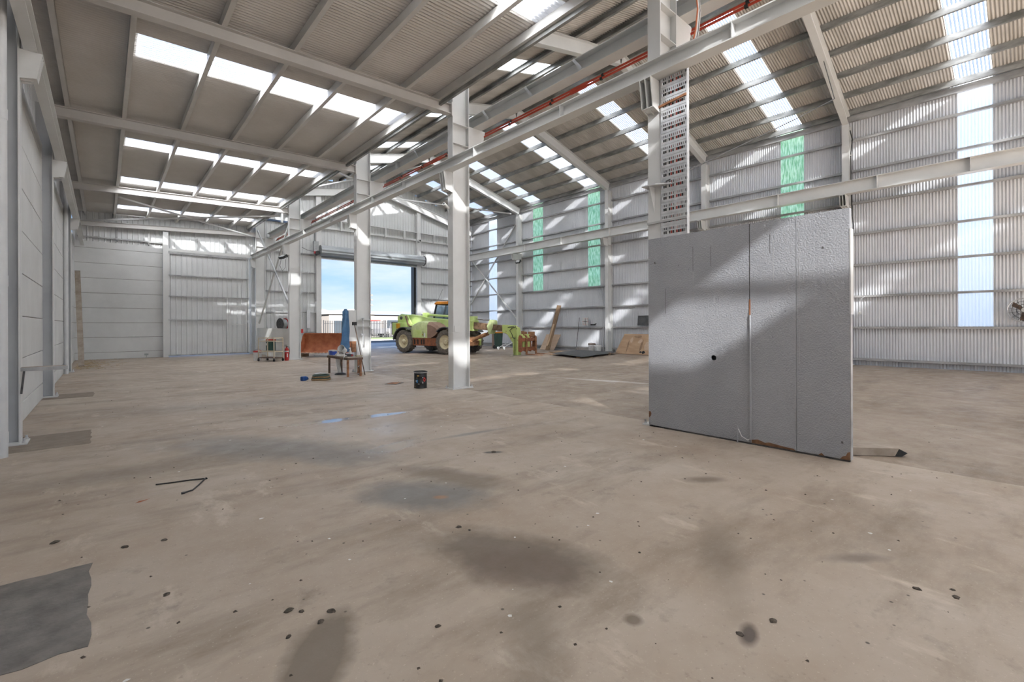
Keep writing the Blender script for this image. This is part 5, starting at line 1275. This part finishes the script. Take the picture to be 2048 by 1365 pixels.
leaning_sheet('plywood_offcut', 'small pale plywood sheet leaning on the right wall behind the plank', 'plywood', 18.2, 19.35, 19.35, 19.82, .88, 'ply_pale', skew=-.10)
leaning_sheet('black_board', 'black square board standing on the girt above the plywood', 'board', 12.05, 12.95, 19.78, 19.84, .47, 'fender_grey')[0].location.z = 1.42
t = thing('leaning_plank', 'tall brown plank leaning against the right wall', 'plank', (19.0, 18.75, 0)); MB().bar((0, -.35, .0), (.82, -.52, 2.58), .26, .05, (1, .2, 0)).build('plank', 'timber_old', t)
MB().bar((.02, -.33, .25), (.46, -.43, 1.5), .10, .052, (1, .2, 0)).build('worn_face', 'timber_pale', t)
t = thing('thin_rod', 'thin dark rod leaning against the right wall', 'rod', (19.60, 16.78, 0)); MB().tube([(0, 0, 0), (.24, -.05, 1.85)], .016, 7).build('rod', 'dark_steel', t, True)
tg_ = thing('target_board', 'white board with a black cross and red dots on the girt', 'target', (19.80, 16.28, 1.41))
MB().box(0, .015, -.21, .21, 0, .44).build('board', 'paper', tg_); MB().box(-.003, 0, -.13, .13, .205, .225).build('cross_bar', 'black_paint', tg_); MB().box(-.003, 0, -.012, .012, .08, .35).build('cross_bar', 'black_paint', tg_)
for (y, z) in ((0, .38), (0, .05), (.17, .215), (-.17, .215), (.15, .08), (-.15, .36)): MB().cyl((-.004, y, z), (0, y, z), .02, 10).build('red_dot', 'red_gloss', tg_)
t = thing('hand_drill', 'small black power tool lying on the girt beside the target', 'tool', (19.88, 15.83, 1.412), .2); MB().box(-.05, .05, -.16, .12, 0, .07).build('body', 'black_rubber', t, bevel=.02); MB().bar((0, -.05, .03), (-.02, -.22, .10), .04, .04).build('handle', 'black_rubber', t)
pail('white tub beside the wall column behind the black sheet', 19.20, 14.95, .19, .36, 'white_plastic', 'white_plastic', 'plastic_tub'); pail('white tub with a dark rim behind the other tub', 19.45, 15.55, .19, .44, 'white_plastic', 'bench_steel', 'plastic_tub')
t = thing('pallet', 'wooden pallet under the black sheet', 'pallet', (17.45, 14.3, 0), -.45)
for y in (-.5, 0, .5):
    for x in (-.95, -.32, .32, .95): MB().box(x - .07, x + .07, y - .05, y + .05, 0, .09).build('block', 'timber_pale', t)
for i in range(8): MB().box(-1.05 + .28 * i, -.93 + .28 * i, -.6, .6, .09, .11).build('slat', 'timber_old', t)
t = thing('rubber_sheet', 'wide black sheet lying over the pallet', 'sheet', (17.1, 14.2, .112)); vs = []; fs = []; G = 12
cs = [(15.95, 15.15), (15.2, 12.65), (19.0, 13.55), (18.9, 16.2)]
for i in range(G + 1):
    for j in range(G + 1):
        u, v = i / G, j / G
        x = (1-u)*(1-v)*cs[0][0] + (1-u)*v*cs[1][0] + u*v*cs[2][0] + u*(1-v)*cs[3][0]; y = (1-u)*(1-v)*cs[0][1] + (1-u)*v*cs[1][1] + u*v*cs[2][1] + u*(1-v)*cs[3][1]
        vs.append((x - 17.1, y - 14.2, .012 + .02 * math.sin(5 * u + 3 * v) ** 2 - .05 * (abs(u - .5) > .45 or abs(v - .5) > .45)))
for i in range(G):
    for j in range(G): fs.append((i*(G+1)+j, (i+1)*(G+1)+j, (i+1)*(G+1)+j+1, i*(G+1)+j+1))
MB().add(vs, fs).build('sheet', 'fender_grey', t, True)
for k, (x, y, a, l, lab) in enumerate(((16.75, 15.75, .5, 1.1, 'splintered board at the left end of the black sheet'), (17.9, 16.7, .15, 1.2, 'flat brown board behind the black sheet'), (15.7, 13.0, -.2, .9, 'short plank under the near corner of the black sheet'))):
    t = thing('loose_board', lab, 'board', (x, y, 0), a); MB().box(-l/2, l/2, -.09, .09, 0, .03).build('board', 'timber_old' if k != 1 else 'timber_pale', t); MB().box(-l/2 + .1, -l/2 + .16, -.1, .1, .03, .05).build('batten', 'timber_old', t)
t = thing('standpipe', 'white pipe standing at the wall beside the stained plywood column', 'pipe', (19.80, 15.05, 0)); MB().tube([(0, 0, 0), (0, 0, 1.28), (.02, -.05, 1.36), (.03, -.2, 1.38)], .03, 10).build('pipe', 'pvc', t, True); MB().box(-.03, .05, -.3, -.18, 1.33, 1.43).build('tap', 'zinc', t)
t = thing('pull_cord', 'white cord hanging from the girt right of the partition', 'cord', (19.84, 4.0, 1.82)); MB().tube([(.05, -.16, .62), (-.03, -.04, .50), (-.03, 0, .2), (-.03, 0, .06)], .008, 6).build('cord', 'pvc', t, True); MB().box(-.06, 0, -.04, .04, -.04, .05).build('plug', 'white_plastic', t, bevel=.008)
t = thing('cable_run', 'dark cable clipped down the rightmost wall column', 'cable', (19.80, 4.22, 5.2)); MB().tube([(0, .04, 3.1), (-.02, -.03, 2.75), (0, .02, 2.3), (0, .02, 1.2), (0, -.01, .1), (-.02, -.06, -.3), (0, -.02, -.8)], .016, 6).build('cable', 'cable_black', t, True)
for z in (2.2, 1.3): MB().box(-.03, .03, -.03, .05, z, z + .03).build('clip', 'white_plastic', t)
fn = thing('wall_fan', 'large round black wall fan at the right edge', 'fan', (19.62, .14, 1.83))
for r_, x_ in ((.34, 0.0), (.34, .12), (.25, -.05), (.16, -.075), (.08, -.085)): MB().tube([(x_, r_ * math.cos(2 * math.pi * i / 28), r_ * math.sin(2 * math.pi * i / 28)) for i in range(29)], .006 if r_ < .3 else .013, 6).build('guard_ring', 'zinc' if r_ > .3 else 'black_paint', fn)
for k in range(14):
    a = 2 * math.pi * k / 14; MB().tube([(-.085, .06 * math.cos(a), .06 * math.sin(a)), (-.07, .18 * math.cos(a + .1), .18 * math.sin(a + .1)), (0, .34 * math.cos(a + .2), .34 * math.sin(a + .2))], .004, 5).build('guard_wire', 'black_paint', fn)
for k in range(3):
    a = 2 * math.pi * k / 3 + 2.6; u, v = Vector((0, math.cos(a), math.sin(a))), Vector((0, -math.sin(a), math.cos(a)))
    pts = [u * .05 - v * .04, u * .28 - v * .02, u * .30 + v * .10, u * .08 + v * .06]; MB().add([tuple(q + Vector((.05, 0, 0))) for q in pts] + [tuple(q + Vector((.065, 0, 0))) for q in pts], [(0,1,2,3),(4,5,6,7),(0,1,5,4),(1,2,6,5),(2,3,7,6),(3,0,4,7)]).build('blade', 'bench_steel', fn)
MB().cyl((.02, 0, 0), (.25, 0, 0), .07, 16).build('motor', 'white_plastic', fn, True); MB().box(.2, .28, -.05, .05, -.35, .05).build('wall_bracket', 'dark_steel', fn)
# behind the boom
t = thing('wheelie_bin', 'dark green wheelie bin behind the telehandler boom', 'bin', (18.35, 22.0, 0), -.7)
vs = [(-.22, -.24, .06), (.22, -.24, .06), (.22, .24, .06), (-.22, .24, .06), (-.28, -.29, .95), (.28, -.29, .95), (.28, .29, .95), (-.28, .29, .95)]
MB().add(vs, [(0,3,2,1),(4,5,6,7),(0,1,5,4),(1,2,6,5),(2,3,7,6),(3,0,4,7)]).build('body', 'green_dark', t, bevel=.02)
MB().prism([(-.33, .95), (.31, .95), (.31, .98), (0, 1.05), (-.33, 1.02)], 'x', -.30, .30).build('lid', 'orange', t, bevel=.015)
for y in (-.26, .26): MB().lathe([(.03, -.03), (.10, -.03), (.10, .03), (.03, .03)], (-.24, y, .10), (0, 1, 0), 16).build('wheel', 'black_rubber', t, True)
t = thing('gas_bottle', 'round red fuel can on the floor behind the telehandler', 'fuel can', (17.35, 23.1, 0)); MB().lathe([(.001, 0), (.10, .01), (.17, .08), (.18, .18), (.15, .28), (.06, .34), (.05, .38)], n=20).build('tank', 'red_gloss', t, True); MB().box(.15, .45, -.12, .12, 0, .30).build('engine', 'orange_red', t, bevel=.03)
t = thing('cardboard_sheet', 'brown board leaning behind the green bin', 'board', (18.55, 22.75, 0), -.5); MB().box(-.02, .0, -.35, .35, 0, .95).build('sheet', 'guard_brown', t); MB().box(0, .01, -.3, .3, .1, .14).build('batten', 'timber_old', t)
t = thing('sack_truck', 'tubular hand truck lying beside the green bin', 'hand truck', (18.0, 20.9, 0), .35)
for y in (-.16, .16): MB().tube([(-.55, y, .10), (-.4, y, .16), (.35, y, .34), (.55, y, .40)], .018, 8).build('side_tube', 'zinc', t, True)
for x, z in ((-.3, .18), (.1, .28)): MB().cyl((x, -.16, z), (x, .16, z), .014, 8).build('cross_tube', 'zinc', t, True)
for y in (-.2, .2): MB().lathe([(.02, -.025), (.09, -.025), (.09, .025), (.02, .025)], (-.55, y, .09), (0, 1, 0), 14).build('wheel', 'white_plastic', t, True)
